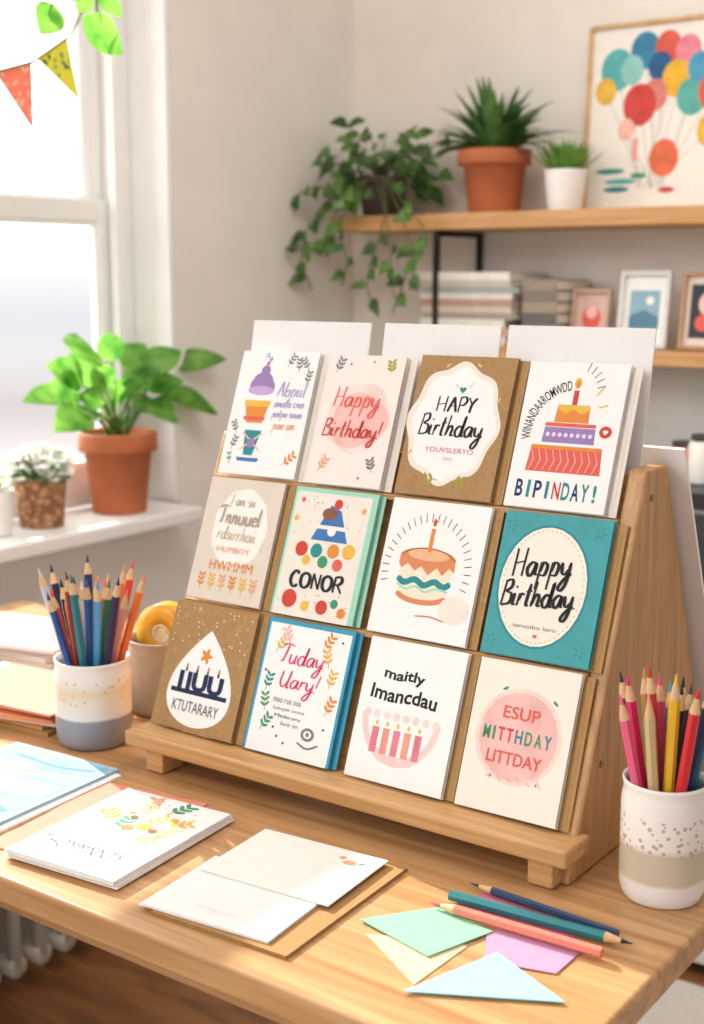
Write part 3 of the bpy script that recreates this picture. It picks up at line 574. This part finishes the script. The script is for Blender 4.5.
def flatpoly(name,label,cat,px,z,t,mat,group=None,flap=None):
    P=[onZ(u,v,z) for u,v in px]; c=sum(P,Vector())/len(P)
    ar=sum(P[i].x*P[(i+1)%len(P)].y-P[(i+1)%len(P)].x*P[i].y for i in range(len(P)))
    if ar<0: P=P[::-1]
    T=thing(name,label,cat,(c.x,c.y,z),(0,0,0),group); m=MB(); m.prism([p-Vector((c.x,c.y,z)) for p in P],(0,0,t)); m.build('paper_body',mat,T)
    if flap:
        Q=[onZ(u,v,z+t)-Vector((c.x,c.y,z)) for u,v in flap]; m=MB()
        for a,b in zip(Q,Q[1:]): m.tube([a,b],.00025,4)
        m.build('fold_line',pm('a9cfb8',.8),T)
    return T
E='small coloured papers at the desk front'
flatpoly('paper_note','rose pink square of paper under the loose pencils','paper',[(457,903),(497,889),(585,934),(540,946)],DZ+.0002,.0005,pm('d07893',.75,.04),E)
flatpoly('paper_note','mauve pink folded paper between the salmon pencil and the blue triangle','paper',[(487,931),(520,928),(582,951),(556,974),(484,961)],DZ+.0009,.0005,pm('c48ead',.75,.05),E)
flatpoly('paper_envelope','cream paper triangle under the mint envelope','paper',[(366,934),(468,946),(414,985)],DZ+.0002,.0006,pm('dccb9f',.75,.04),E)
flatpoly('paper_envelope','mint green small envelope beside the kraft envelope','envelope',[(360,920),(438,908),(493,932),(428,957)],DZ+.0016,.001,pm('8ac9a3',.75,.05),E,[(360,920),(432,932),(438,908)])
flatpoly('paper_envelope','pale blue paper triangle lying nearest the desk front edge','paper',[(403,992),(497,953),(565,1003)],DZ+.0016,.001,pm('98cad3',.75,.05),E)
def stack(items,x,y,w,h,ang,z0,group,name='card_stock'):
    z=z0
    for i,(t,mt,lab,cat) in enumerate(items):
        rg=random.Random(i+3); a=math.radians(ang+rg.uniform(-9,9)); o=thing(name,lab,cat,(x+rg.uniform(-.014,.010),y+rg.uniform(-.010,.010),z+.0003),(0,0,a),group)
        m=MB(); m.box(-w,0,0,h,0,t*.45); m.build('back_leaf',mt,o); m=MB(); m.box(-w+.001,-.0006,.0005,h-.001,t*.5,t); m.build('front_leaf',mt,o); z+=t+.0010
p=onZ(50,737,DZ)
stack([(.005,KRAFT2,'lowest kraft folder of the coloured pile at the left','folder'),(.004,pm('d9a05a',.75),'golden tan folder second from the bottom of the coloured pile','folder'),(.005,WHITE,'white folder in the middle of the coloured pile at the left','folder'),(.004,pm('e89a66',.75),'orange folder above the white one in the coloured pile','folder'),(.005,pm('f0e8dc',.75),'ivory folder second from the top of the coloured pile','folder'),(.0025,pm('e88c74',.75),'coral folder on top of the coloured pile at the left','folder')],p.x,p.y,.20,.14,10,DZ,'folders in the coloured pile','folder')
p=onZ(52,672,DZ)
stack([(.008,IVORY,'lowest ivory booklet of the white pile at the desk back','booklet'),(.008,WHITE,'white booklet second in the pile at the desk back','booklet'),(.007,pm('dcd4ea',.7),'lilac-white booklet third in the pile at the desk back','booklet'),(.006,WHITE,'topmost white booklet of the pile at the desk back','booklet')],p.x,p.y,.21,.15,8,DZ,'booklets in the white pile','booklet')
# ============================================================ PLANTS
TERRA=pm('bd6c46',.75,.08,25,.08); SOIL=pm('3b2a1e',.95,.3,120,.6)
def pot(t,R,r,H,mat,rim=True):
    m=MB(); e=R*.07 if rim else 0
    prof=[(r*.97,0),(r,.003),(R-e-(R-r)*.22,H*.76)]+([(R,H*.77),(R*1.02,H*.79),(R*1.02,H*.985)] if rim else [(R*.985,H*.9)])+[(R,H),(R*.93,H),(R*.9,H*.84),(.002,H*.84)]
    m.lathe(prof,48).build('pot',mat,t,True); m=MB(); m.lathe([(R*.895,H*.845),(R*.88,H*.875),(.002,H*.89)],32).build('soil',SOIL,t,True)
q=onX(120,513,-1.962)
T=thing('potted_plant','broad-leaved bright green plant in a terracotta pot on the windowsill','potted plant',(-1.962,q.y,SZ+.0005)); pot(T,.079,.055,.165,TERRA)
base=Vector((-1.962,q.y,SZ)); st=MB(); lf=MB()
LV=[((94,366),(73,326),.62),((112,362),(106,324),.6),((84,386),(42,362),.5),((70,400),(22,402),.45),((88,416),(56,432),.5),((126,372),(146,338),.5),((146,372),(184,347),.5),((172,368),(228,358),.34),((168,394),(212,414),.46),((148,402),(174,422),.55),((110,388),(88,366),.6),((104,404),(76,394),.6),((146,390),(186,380),.48),((80,400),(44,386),.46),((130,394),(148,368),.55),((158,398),(200,400),.38),((120,404),(116,374),.6),((102,414),(80,422),.6),((134,410),(160,404),.6),((100,392),(64,344),.3),((136,384),(168,362),.4)]
rg=random.Random(2)
for i,(a,b,wr) in enumerate(LV):
    xa=-1.955+rg.uniform(-.03,.035); xb=xa+rg.uniform(-.03,.05); xb=max(-2.02,min(-1.88,xb))
    if b[0]>170: xb=-1.895
    A=onX(*a,xa)-base; B=onX(*b,xb)-base; L=(B-A).length*1.05; d=(B-A)+Vector((0,0,.25*L))
    lf.leaf(A,d,L,L*wr*1.2,.26,.2,Vector((.6+rg.uniform(-.4,.4),-.5+rg.uniform(-.3,.3),.6)),9,.75); st.tube([(rg.uniform(-.02,.02),rg.uniform(-.02,.02),.142),(A.x*.4,A.y*.4,.142+(A.z-.142)*.6),A],[.003,.0025,.0018],6)
lf.build('foliage',leafm('47892f','8ac052',.55),T,True); st.build('stems',leafm('5c953c','79a850'),T,True)
q=onX(42,520,-1.965)
T=thing('potted_plant','small white-flowering plant in a brown woven pot on the windowsill','potted plant',(-1.965,q.y,SZ+.0005))
wv,nt,b=newmat('woven'); tc=nt.nodes.new('ShaderNodeTexCoord'); vo=nt.nodes.new('ShaderNodeTexVoronoi'); vo.inputs['Scale'].default_value=75; nt.links.new(tc.outputs['Object'],vo.inputs['Vector']); r=nt.nodes.new('ShaderNodeValToRGB'); r.color_ramp.elements[0].color=col('d4a97a'); r.color_ramp.elements[1].color=col('85573a'); r.color_ramp.elements[1].position=.7; nt.links.new(vo.outputs['Distance'],r.inputs[0]); nt.links.new(r.outputs[0],b.inputs['Base Color']); b.inputs['Roughness'].default_value=.8
pot(T,.050,.042,.098,wv,False)
st=MB(); fl=MB(); lf=MB(); rg=random.Random(11)
for i in range(95):
    a=rg.uniform(0,6.28); r_=.068*math.sqrt(rg.random()); z=.118+rg.uniform(0,.045)-r_*.4; e=Vector((r_*math.cos(a),r_*math.sin(a),z)); st.tube([(e.x*.4,e.y*.4,.084),e],.0011,5)
    for k in range(6): t=k*1.047; fl.leaf(e,Vector((math.cos(t)+.2,math.sin(t)-.3,.5)),.016,.015,.1,.1,n=3)
    if i%2: lf.leaf(Vector((e.x*.7,e.y*.7,.095)),Vector((math.cos(a),math.sin(a),.4)),.03,.014,.3,n=4)
st.build('stems',leafm('5f8f4a','7fa860'),T); fl.build('flowers',pm('f8f6ee',.7,.03),T); lf.build('foliage',leafm('5f9348','8ab868'),T)
q=onX(-4,528,-1.965)
T=thing('potted_plant','small pale plant in a white pot at the left end of the visible sill','potted plant',(-1.965,q.y,SZ+.0005)); pot(T,.036,.03,.085,pm('eceae6',.4,.02),False); lf=MB()
for i in range(24):
    a=rg.uniform(0,6.28); lf.leaf((0,0,.074),(math.cos(a),math.sin(a),rg.uniform(.6,2)),.06,.014,.3,n=4)
lf.build('foliage',leafm('7fae6a','b5cf9a'),T)
# ============================================================ SHELVES
SW=wood('bb8750','d6a66f',(2,30,30),.45)
m=MB(); m.box(-1.860,-.3,2.50,BY-.001,1.399,1.434); o=bev(m.build('wall_shelf',SW),.003); tag(o,'upper light wood wall shelf holding plants and the balloon picture','shelf')
m=MB(); m.box(-1.70,-.3,2.50,BY-.001,1.122,1.152); o=bev(m.build('wall_shelf',SW),.003); tag(o,'lower light wood wall shelf holding books and small frames','shelf')
BM=pm('2f2e2e',.5,.03,40,0,.5)
for x in (-1.585,-.62):
    T=thing('shelf_bracket','black metal shelf bracket '+('left of the books below the upper shelf' if x<-1 else 'beyond the framed pictures on the wall'),'bracket',(x,BY,1.16)); m=MB(); m.box(-.006,.006,-.20,-.188,-.006,.238); m.build('upright',BM,T)
    m=MB(); m.box(-.006,.006,-.188,-.002,.226,.238); m.build('arm',BM,T); m=MB(); m.box(-.006,.006,-.014,-.002,-.006,.226); m.build('wall_plate',BM,T)
S1=1.4345; S2=1.1525
x=onY(494,200,2.6).x
T=thing('potted_plant','spiky long-leaved green plant in a terracotta pot on the upper shelf','potted plant',(x,2.6,S1)); pot(T,.079,.056,.135,TERRA)
lf=MB(); rg=random.Random(21)
for i in range(64):
    ph=math.radians(18+144*((i*.618034)%1)); yy=rg.uniform(-.75,.22); L=rg.uniform(.15,.205)
    h_=abs(math.cos(ph)); dr=.12+.5*h_*rg.uniform(.5,1.1)
    lf.leaf((.015*math.cos(ph),.012*yy,.12),(math.cos(ph),yy*.7,math.sin(ph)*1.0+.22*h_),L*(1.0+.16*h_),.024,dr,.35,pw=.6,n=9)
lf.build('foliage',leafm('2f5a2a','66924a',.2),T,True)
x=onY(566,200,2.59).x
T=thing('potted_plant','small grassy plant in a white pot on the upper shelf','potted plant',(x,2.585,S1)); pot(T,.045,.036,.085,pm('efedea',.4,.02),False); lf=MB()
for i in range(170):
    a=rg.uniform(0,6.28); el=rg.uniform(.65,1.5); r_=rg.uniform(0,.034); lf.leaf((r_*math.cos(a),r_*math.sin(a),.074),(math.cos(a)*math.cos(el),math.sin(a)*math.cos(el),math.sin(el)),rg.uniform(.06,.095),.006,.1,.2,n=4)
lf.build('foliage',leafm('4f8c32','86b850',.3),T)
x=onY(385,200,2.6).x
T=thing('trailing_plant','trailing vine plant hanging over the left end of the upper shelf','potted plant',(x,2.59,S1)); pot(T,.058,.045,.09,pm('4a4038',.7,.05),False); o0=Vector((x,2.59,S1))
lf=MB(); st=MB(); rg=random.Random(31)
for i in range(105):
    a=rg.uniform(0,6.28); el=rg.uniform(-.25,1.25); R_=rg.uniform(.05,.17); e=Vector((R_*math.cos(a)*math.cos(el)*1.15,R_*math.sin(a)*math.cos(el)*.7,.080+R_*math.sin(el)*.9))
    if e.y+2.59>BY-.05: e.y=BY-.05-2.59
    if e.x+x<-1.90: e.x=-1.89-x
    e.z=max(e.z,.03)
    d=Vector((math.cos(a),math.sin(a)-.5,rg.uniform(-.6,.5)))
    if e.x+x<-1.86: d.x=abs(d.x)*.3
    lf.leaf(e,d,rg.uniform(.032,.054),rg.uniform(.024,.038),.3,.15,up=Vector((.2,-.8,.6)),n=6,pw=.6)
    if i%2==0: st.tube([(0,0,.078),e*.6+Vector((0,0,.03)),e],.0012,5)
VN=[[(362,196),(345,198),(322,208),(306,232),(300,262),(312,290)],[(366,192),(345,190),(325,188),(305,190),(284,204)],[(385,212),(380,236),(372,258),(366,285),(376,314)],[(400,212),(408,236),(414,252),(404,280),(392,314)],[(405,205),(422,225),(428,240),(416,262),(410,290)],[(352,200),(336,225),(322,240),(306,244),(292,252)],[(346,190),(330,165),(324,148),(310,168)],[(388,230),(392,250),(388,272),(396,300)],[(345,205),(340,235),(348,262),(342,285)]]
for k,pts in enumerate(VN):
    W=[onY(u,v,2.475-.006*k)-o0 for j,(u,v) in enumerate(pts)]; st.tube([Vector((0,-.03,.08)),Vector((W[0].x*.5,-.09,.075))]+W,.0016,5)
    for j in range(len(W)-1):
        for s_ in (0,.5):
            c=W[j].lerp(W[j+1],s_)
            if 1.37<c.z+S1<1.45 and c.x+x>-1.84 and rg.random()<.7: continue
            lf.leaf(c,(rg.choice([-1,1])*rg.uniform(.4,1),-.5,rg.uniform(-.9,.2)),rg.uniform(.032,.048),rg.uniform(.022,.034),.3,.15,up=Vector((0,-1,.4)),n=6,pw=.6)
lf.build('foliage',leafm('30522a','6c9648',.3),T,True); st.build('vines',leafm('5b6f3a','76884a'),T,True)
def framed(label,x0,y,z,w,h,fm,pmn,art,b=.012,ln=4,group='small framed pictures on the lower shelf',cat='picture frame'):
    T=thing('picture_frame',label,cat,(x0,y,z),(math.pi/2-math.radians(ln),0,0),group)
    m=MB(); m.box(0,b,0,h,0,.014).box(w-b,w,0,h,0,.014).box(b,w-b,0,b,0,.014).box(b,w-b,h-b,h,0,.014); bev(m.build('frame',fm,T),.001)
    m=MB(); m.box(b,w-b,b,h-b,.001,.005); m.build('print',pmn,T); a=Art(w,h,.0052); art(a); a.build('illustration',None,T)
def balloons(a):
    def c(u,v): p=onY(u,v,2.68); return ((p.x+1.311)/.30,(p.z-1.4345)/.385)
    data=[(617,70,17,'5bb0b0'),(645,50,15,'3f86a8'),(668,46,13,'d9604f'),(688,50,13,'e58a9a'),(606,92,11,'e6b84c'),(660,66,12,'2f5f8c'),(677,78,15,'e8b23c'),(692,96,15,'5fb0a6'),(655,95,13,'d9857a'),(640,105,17,'cf4b44'),(665,158,15,'e0714c'),(700,66,12,'4f9fc0'),(632,70,12,'8fc6c0'),(715,90,16,'d9604f'),(712,130,14,'e6b84c'),(627,130,9,'f0c0b0')]
    st_=c(640,190)
    a.use(I('9a9a98'))
    for i,(u,v,r,h) in enumerate(data): X=c(u,v); a.line([X,(st_[0]+.1*(i%2)+.04*(i%3),.12)],.006)
    for u,v,r,h in data: X=c(u,v); a.use(WC(h)).ell(X[0],X[1],r*.0072,r*.0085)
    for u,v,h,l in ((612,172,'3f8f93',18),(622,182,'5bb0b0',20),(618,190,'2f7f93',16),(668,190,'cf4b44',10),(640,176,'4d9a72',10)):
        X=c(u,v); a.use(I(h)).ell(X[0],X[1],l*.006,.02)
    a.use(I('e7a39a')); X=c(636,150); a.poly([(X[0]-.02,X[1]-.06),(X[0]+.02,X[1]-.06),(X[0]+.02,X[1]+.06),(X[0]-.02,X[1]+.06)])
framed('framed picture of a bunch of coloured balloons on the upper shelf',-1.311,2.672,S1,.30,.385,wood('c79a66','ddb684',(20,20,3),.5),pm('f1ebe2',.7,.02),balloons,.008,3,None)
def ar1(a): a.use(CORAL).ell(.5,.5,.25,.3); a.use(PINK).ell(.5,.6,.15); a.use(GREY).poly([(.25,.2),(.75,.2),(.75,.28),(.25,.28)])
def ar2(a): a.use(I('8fb4c4')).poly([(.2,.25),(.8,.25),(.8,.75),(.2,.75)]); a.use(I('5a8498')).poly([(.2,.25),(.8,.25),(.8,.4),(.5,.5),(.2,.42)]); a.use(WHITE).ell(.6,.62,.08)
def ar3(a): a.use(I('3a3f46')).poly([(.15,.15),(.85,.15),(.85,.85),(.15,.85)]); a.use(PINK).ell(.5,.6,.2,.22); a.use(CORAL).ell(.4,.35,.15); a.use(YEL).ell(.65,.35,.1)
framed('small pinkish framed print on the lower shelf beside the books',-1.283,2.58,S2,.085,.120,pm('c9a890',.6),pm('d8b8ac',.7),ar1,.007,8)
framed('white framed print with a blue landscape on the lower shelf',-1.178,2.58,S2,.110,.158,pm('dcdad6',.5),WHITE,ar2,.010,8)
framed('framed print with a dark pink floral motif at the lower shelf right',-1.042,2.58,S2,.115,.155,pm('b98d6a',.5),pm('e5d5c8',.7),ar3,.008,8)
z=S2
bc=[('d8cfc2','lowest, cream'),('c4a496','second, dusty pink'),('e8e4dc','third, white'),('a89c8e','fourth, taupe'),('d3c6b5','fifth, sand'),('bd9488','sixth, rose brown'),('e2dcd0','seventh, pale'),('a3aaa9','eighth, blue grey'),('cbbfb0','ninth, stone'),('ece8e1','topmost, white')]
rg=random.Random(5)
def book(x,y,z,w,d,t,hexc,label,group,a=0):
    T=thing('book',label,'book',(x,y,z),(0,0,a),group); m=MB(); m.box(0,w,0,d,0,.0015).box(0,w,0,d,t-.0015,t).box(0,w,0,.0015,.0015,t-.0015); m.build('cover',pm(hexc,.6),T)
    m=MB(); m.box(.002,w-.002,.0016,d-.002,.0017,t-.0017); m.build('pages',pm('ece5d8',.8,.05,200),T)
for i,(c,n) in enumerate(bc):
    t=rg.choice([.013,.015,.018]); w=.235+rg.uniform(-.02,.008); book(-1.635+rg.uniform(0,.016),2.515,z+.0003,w,.17,t,c,f'{n} book in the wide horizontal stack on the lower shelf','books in the wide stack'); z+=t+.0004
z=S2
for i,(c,n) in enumerate([('6b625a','lowest, charcoal'),('8a7d70','second, dark taupe'),('6a6560','third, dark grey'),('a1927f','fourth, brown grey'),('857a6e','fifth, brown'),('9a8c7c','topmost, umber')]):
    t=.023; book(-1.374,2.525,z+.0003,.082-.002*(i%2),.16,t,c,f'{n} book in the narrow dark stack beside the wide stack','books in the narrow stack'); z+=t+.0004
T=thing('cabinet','low white cabinet with a black top against the back wall','cabinet',(-.75,2.46,0))
m=MB(); m.box(-.55,.6,-.2,.22,.02,.89); m.build('body',pm('d8d3cc',.5,.02),T); m=MB(); m.box(-.57,.62,-.22,.23,.89,.92); bev(m.build('top',pm('2b2b2d',.35,.05),T),.003)
for x0 in (-.54,.03):
    m=MB(); m.box(x0+.005,x0+.56,-.218,-.2,.62,.88); dr=m.build('drawer',pm('3a3a3c',.4,.04),T); m=MB(); m.box(x0+.2,x0+.36,-.235,-.218,.74,.755); m.build('handle',pm('b0a48e',.3,.03,40,0,.8),dr)
    m=MB(); m.box(x0+.005,x0+.56,-.216,-.2,.03,.61); m.build('door',pm('dcd8d2',.5,.02),T)
m=MB(); m.box(-.54,.59,-.18,.2,0,.02); m.build('plinth',pm('333333',.6),T)
def jar(u,hexc,r,h,label,y=2.36):
    p=onY(u,480,y); o=thing('jar',label,'jar',(p.x,y,.9205),(0,0,0),'jars on the low cabinet'); m=MB(); m.lathe([(r*.95,0),(r,.004),(r,h*.8),(r*.8,h*.88),(.002,h*.88)],28).build('jar_body',pm(hexc,.3,.05),o,True); m=MB(); m.lathe([(r*.82,h*.881),(r*.82,h),(.002,h)],28).build('lid',pm('3a3634',.4),o,True)
jar(682,'d98a5a',.026,.075,'orange jar on the low cabinet behind the rack'); jar(703,'e9e4dc',.030,.09,'white jar on the low cabinet at the photo right edge'); jar(722,'8a5a4a',.026,.07,'brown jar on the low cabinet beyond the white jar',2.36)
m=MB(); m.box(-1.05,.9,1.55,2.2,.0005,.012); o=bev(m.build('rug',pm('d8d2c9',.95,.06,150,.5)),.004); tag(o,'pale grey rug on the floor behind the desk','rug')
# ============================================================ BUNTING + HANGING VINE
bx=-1.70
T=thing('bunting','string of triangular fabric pennants hanging across the window','bunting',onX(33,62,bx)); o0=Vector(T.location)
pp=[Vector((WX+.003,.62,2.1))]+[onX(u,v,bx) for u,v in ((-60,66),(-20,72),(0,71),(33,62),(70,36),(88,0))]+[Vector((WX+.003,2.15,2.15))]
m=MB(); m.tube([p-o0 for p in pp],.0024,6); m.build('string',pm('a98a62',.8),T)
def flag(px,h1,h2,lab,sd):
    P=[onX(u,v,bx)-o0 for u,v in px]; m=MB(); m.prism(P,(.0012,0,0)); f=m.build('pennant',leafm(h1,h1,.5,60),T); f['label']=lab
    c=sum(P,Vector())/3; m=MB(); rg=random.Random(sd)
    for s_ in range(16):
        a,b=rg.random(),rg.random()
        if a+b>1: a,b=1-a,1-b
        q=P[0]*(1-a-b)+P[1]*a+P[2]*b; q=q.lerp(c,.15)
        n=8; bb=len(m.v); m.v+=[q+Vector((.0018,.0034*math.cos(t*.785),.0034*math.sin(t*.785))) for t in range(n)]; m.face([bb+i for i in range(n)])
    m.build('print_dots',pm(h2,.85,.05),f)
flag([(-6,71),(31,63),(33,130)],'dc9484','f6dcc8','red patterned pennant',1)
flag([(38,60),(67,40),(78,99)],'cfc860','6fa88a','yellow green patterned pennant',2)
flag([(-60,67),(-22,73),(-36,130)],'6fb0b0','f0f0e0','blue green patterned pennant',3)
def hanging(loc,label):
    T=thing('hanging_plant',label,'potted plant',loc); pot(T,.06,.05,.09,pm('eceae6',.4),False)
    m=MB(); top=CEIL-.0005-loc[2]
    for a in (0,2.09,4.19): m.tube([(.059*math.cos(a),.059*math.sin(a),.085),(0,0,.26)],.0012,5)
    m.tube([(0,0,.26),(0,0,top)],.0014,5); m.build('cord',pm('d8c8a8',.8),T); return T
hx0=onX(92,-120,-1.62)
T=hanging((hx0.x,hx0.y,hx0.z),'hanging bright green plant at the top left before the window'); o0=Vector(T.location)
st=MB(); lf=MB()
for pts in ([(92,-75),(70,-40),(60,-8),(50,8)],[(98,-75),(92,-40),(96,-5),(98,20)],[(104,-75),(118,-40),(112,-20)]):
    W=[onX(u,v,-1.60)-o0 for u,v in pts]; st.tube([Vector((0,0,.078))]+W,.0018,6)
def hl(a,b,wr):
    A=onX(*a,-1.60)-o0; B=onX(*b,-1.58)-o0; lf.leaf(A,B-A,(B-A).length,(B-A).length*wr,.05,.2,Vector((1,-.3,.3)),9,.85)
hl((82,18),(122,52),.8); hl((78,12),(92,-8),.7); hl((56,6),(40,32),.7); hl((62,-6),(84,-2),.6); hl((48,8),(62,30),.5); hl((96,-8),(122,16),.7); hl((92,-40),(60,-20),.6); hl((110,-30),(130,-5),.6); hl((70,-42),(40,-20),.6)
lf.build('foliage',leafm('4f9430','8cc850',.5),T,True); st.build('vines',leafm('5c9a3c','79b04c'),T,True)
# ============================================================ LIGHT
w=bpy.data.worlds.new('World'); bpy.context.scene.world=w; w.use_nodes=True; nt=w.node_tree; bg=nt.nodes['Background']
tc=nt.nodes.new('ShaderNodeTexCoord'); s=nt.nodes.new('ShaderNodeSeparateXYZ'); nt.links.new(tc.outputs['Generated'],s.inputs[0])
mr=nt.nodes.new('ShaderNodeMapRange'); mr.inputs['From Min'].default_value=.0; mr.inputs['From Max'].default_value=-.45; mr.inputs['To Min'].default_value=1.0; mr.inputs['To Max'].default_value=4.8; nt.links.new(s.outputs['X'],mr.inputs['Value'])
rp=nt.nodes.new('ShaderNodeValToRGB'); rp.color_ramp.elements[0].position=.40; rp.color_ramp.elements[0].color=(.34,.32,.31,1); rp.color_ramp.elements[1].position=.54; rp.color_ramp.elements[1].color=(.98,.99,1,1)
e=rp.color_ramp.elements.new(.452); e.color=(.165,.150,.148,1)
e=rp.color_ramp.elements.new(.470); e.color=(.19,.182,.184,1)
e=rp.color_ramp.elements.new(.485); e.color=(.175,.178,.186,1)
e=rp.color_ramp.elements.new(.502); e.color=(.21,.21,.212,1)
ad=nt.nodes.new('ShaderNodeMath'); ad.operation='MULTIPLY_ADD'; ad.inputs[1].default_value=.5; ad.inputs[2].default_value=.5; nt.links.new(s.outputs['Z'],ad.inputs[0]); nt.links.new(ad.outputs[0],rp.inputs[0])
nt.links.new(rp.outputs[0],bg.inputs['Color']); nt.links.new(mr.outputs[0],bg.inputs['Strength'])
sl=bpy.data.lights.new('sun','SUN'); sl.energy=9.5; sl.angle=math.radians(.5); sl.color=(1,.93,.82); so=bpy.data.objects.new('sun',sl); COL.objects.link(so); so.rotation_euler=Vector((1,-.34,-.50)).to_track_quat('-Z','Y').to_euler(); so.location=(-4,2,3)
al=bpy.data.lights.new('card_fill','AREA'); al.energy=12; al.size=.7; al.color=(1,.98,.95); ao=bpy.data.objects.new('card_fill',al); COL.objects.link(ao); ao.location=(-1.4,-.3,2.3); ao.rotation_euler=(Vector((-.9,1.5,.9))-Vector(ao.location)).to_track_quat('-Z','Y').to_euler()  # unseen fill light added on the camera side to brighten the card fronts
al=bpy.data.lights.new('wall_fill','AREA'); al.energy=17; al.size=.9; al.color=(1,.98,.95); ao=bpy.data.objects.new('wall_fill',al); COL.objects.link(ao); ao.location=(-.7,1.6,2.5); ao.rotation_euler=(math.radians(35),0,math.radians(15))  # second added fill, no visible fixture; lifts the walls at the back
cd=bpy.data.cameras.new('camera'); cam=bpy.data.objects.new('camera',cd); COL.objects.link(cam); cam.location=CAM; cam.rotation_euler=(math.pi/2-PT,0,TH)
cd.sensor_fit='VERTICAL'; cd.sensor_height=36; cd.sensor_width=24.75; cd.lens=FPX/1024*36; cd.clip_start=.05; cd.clip_end=50
cd.dof.use_dof=True; cd.dof.focus_distance=1.30; cd.dof.aperture_fstop=5.0
bpy.context.scene.camera=cam
bpy.context.scene.view_settings.view_transform='Standard'
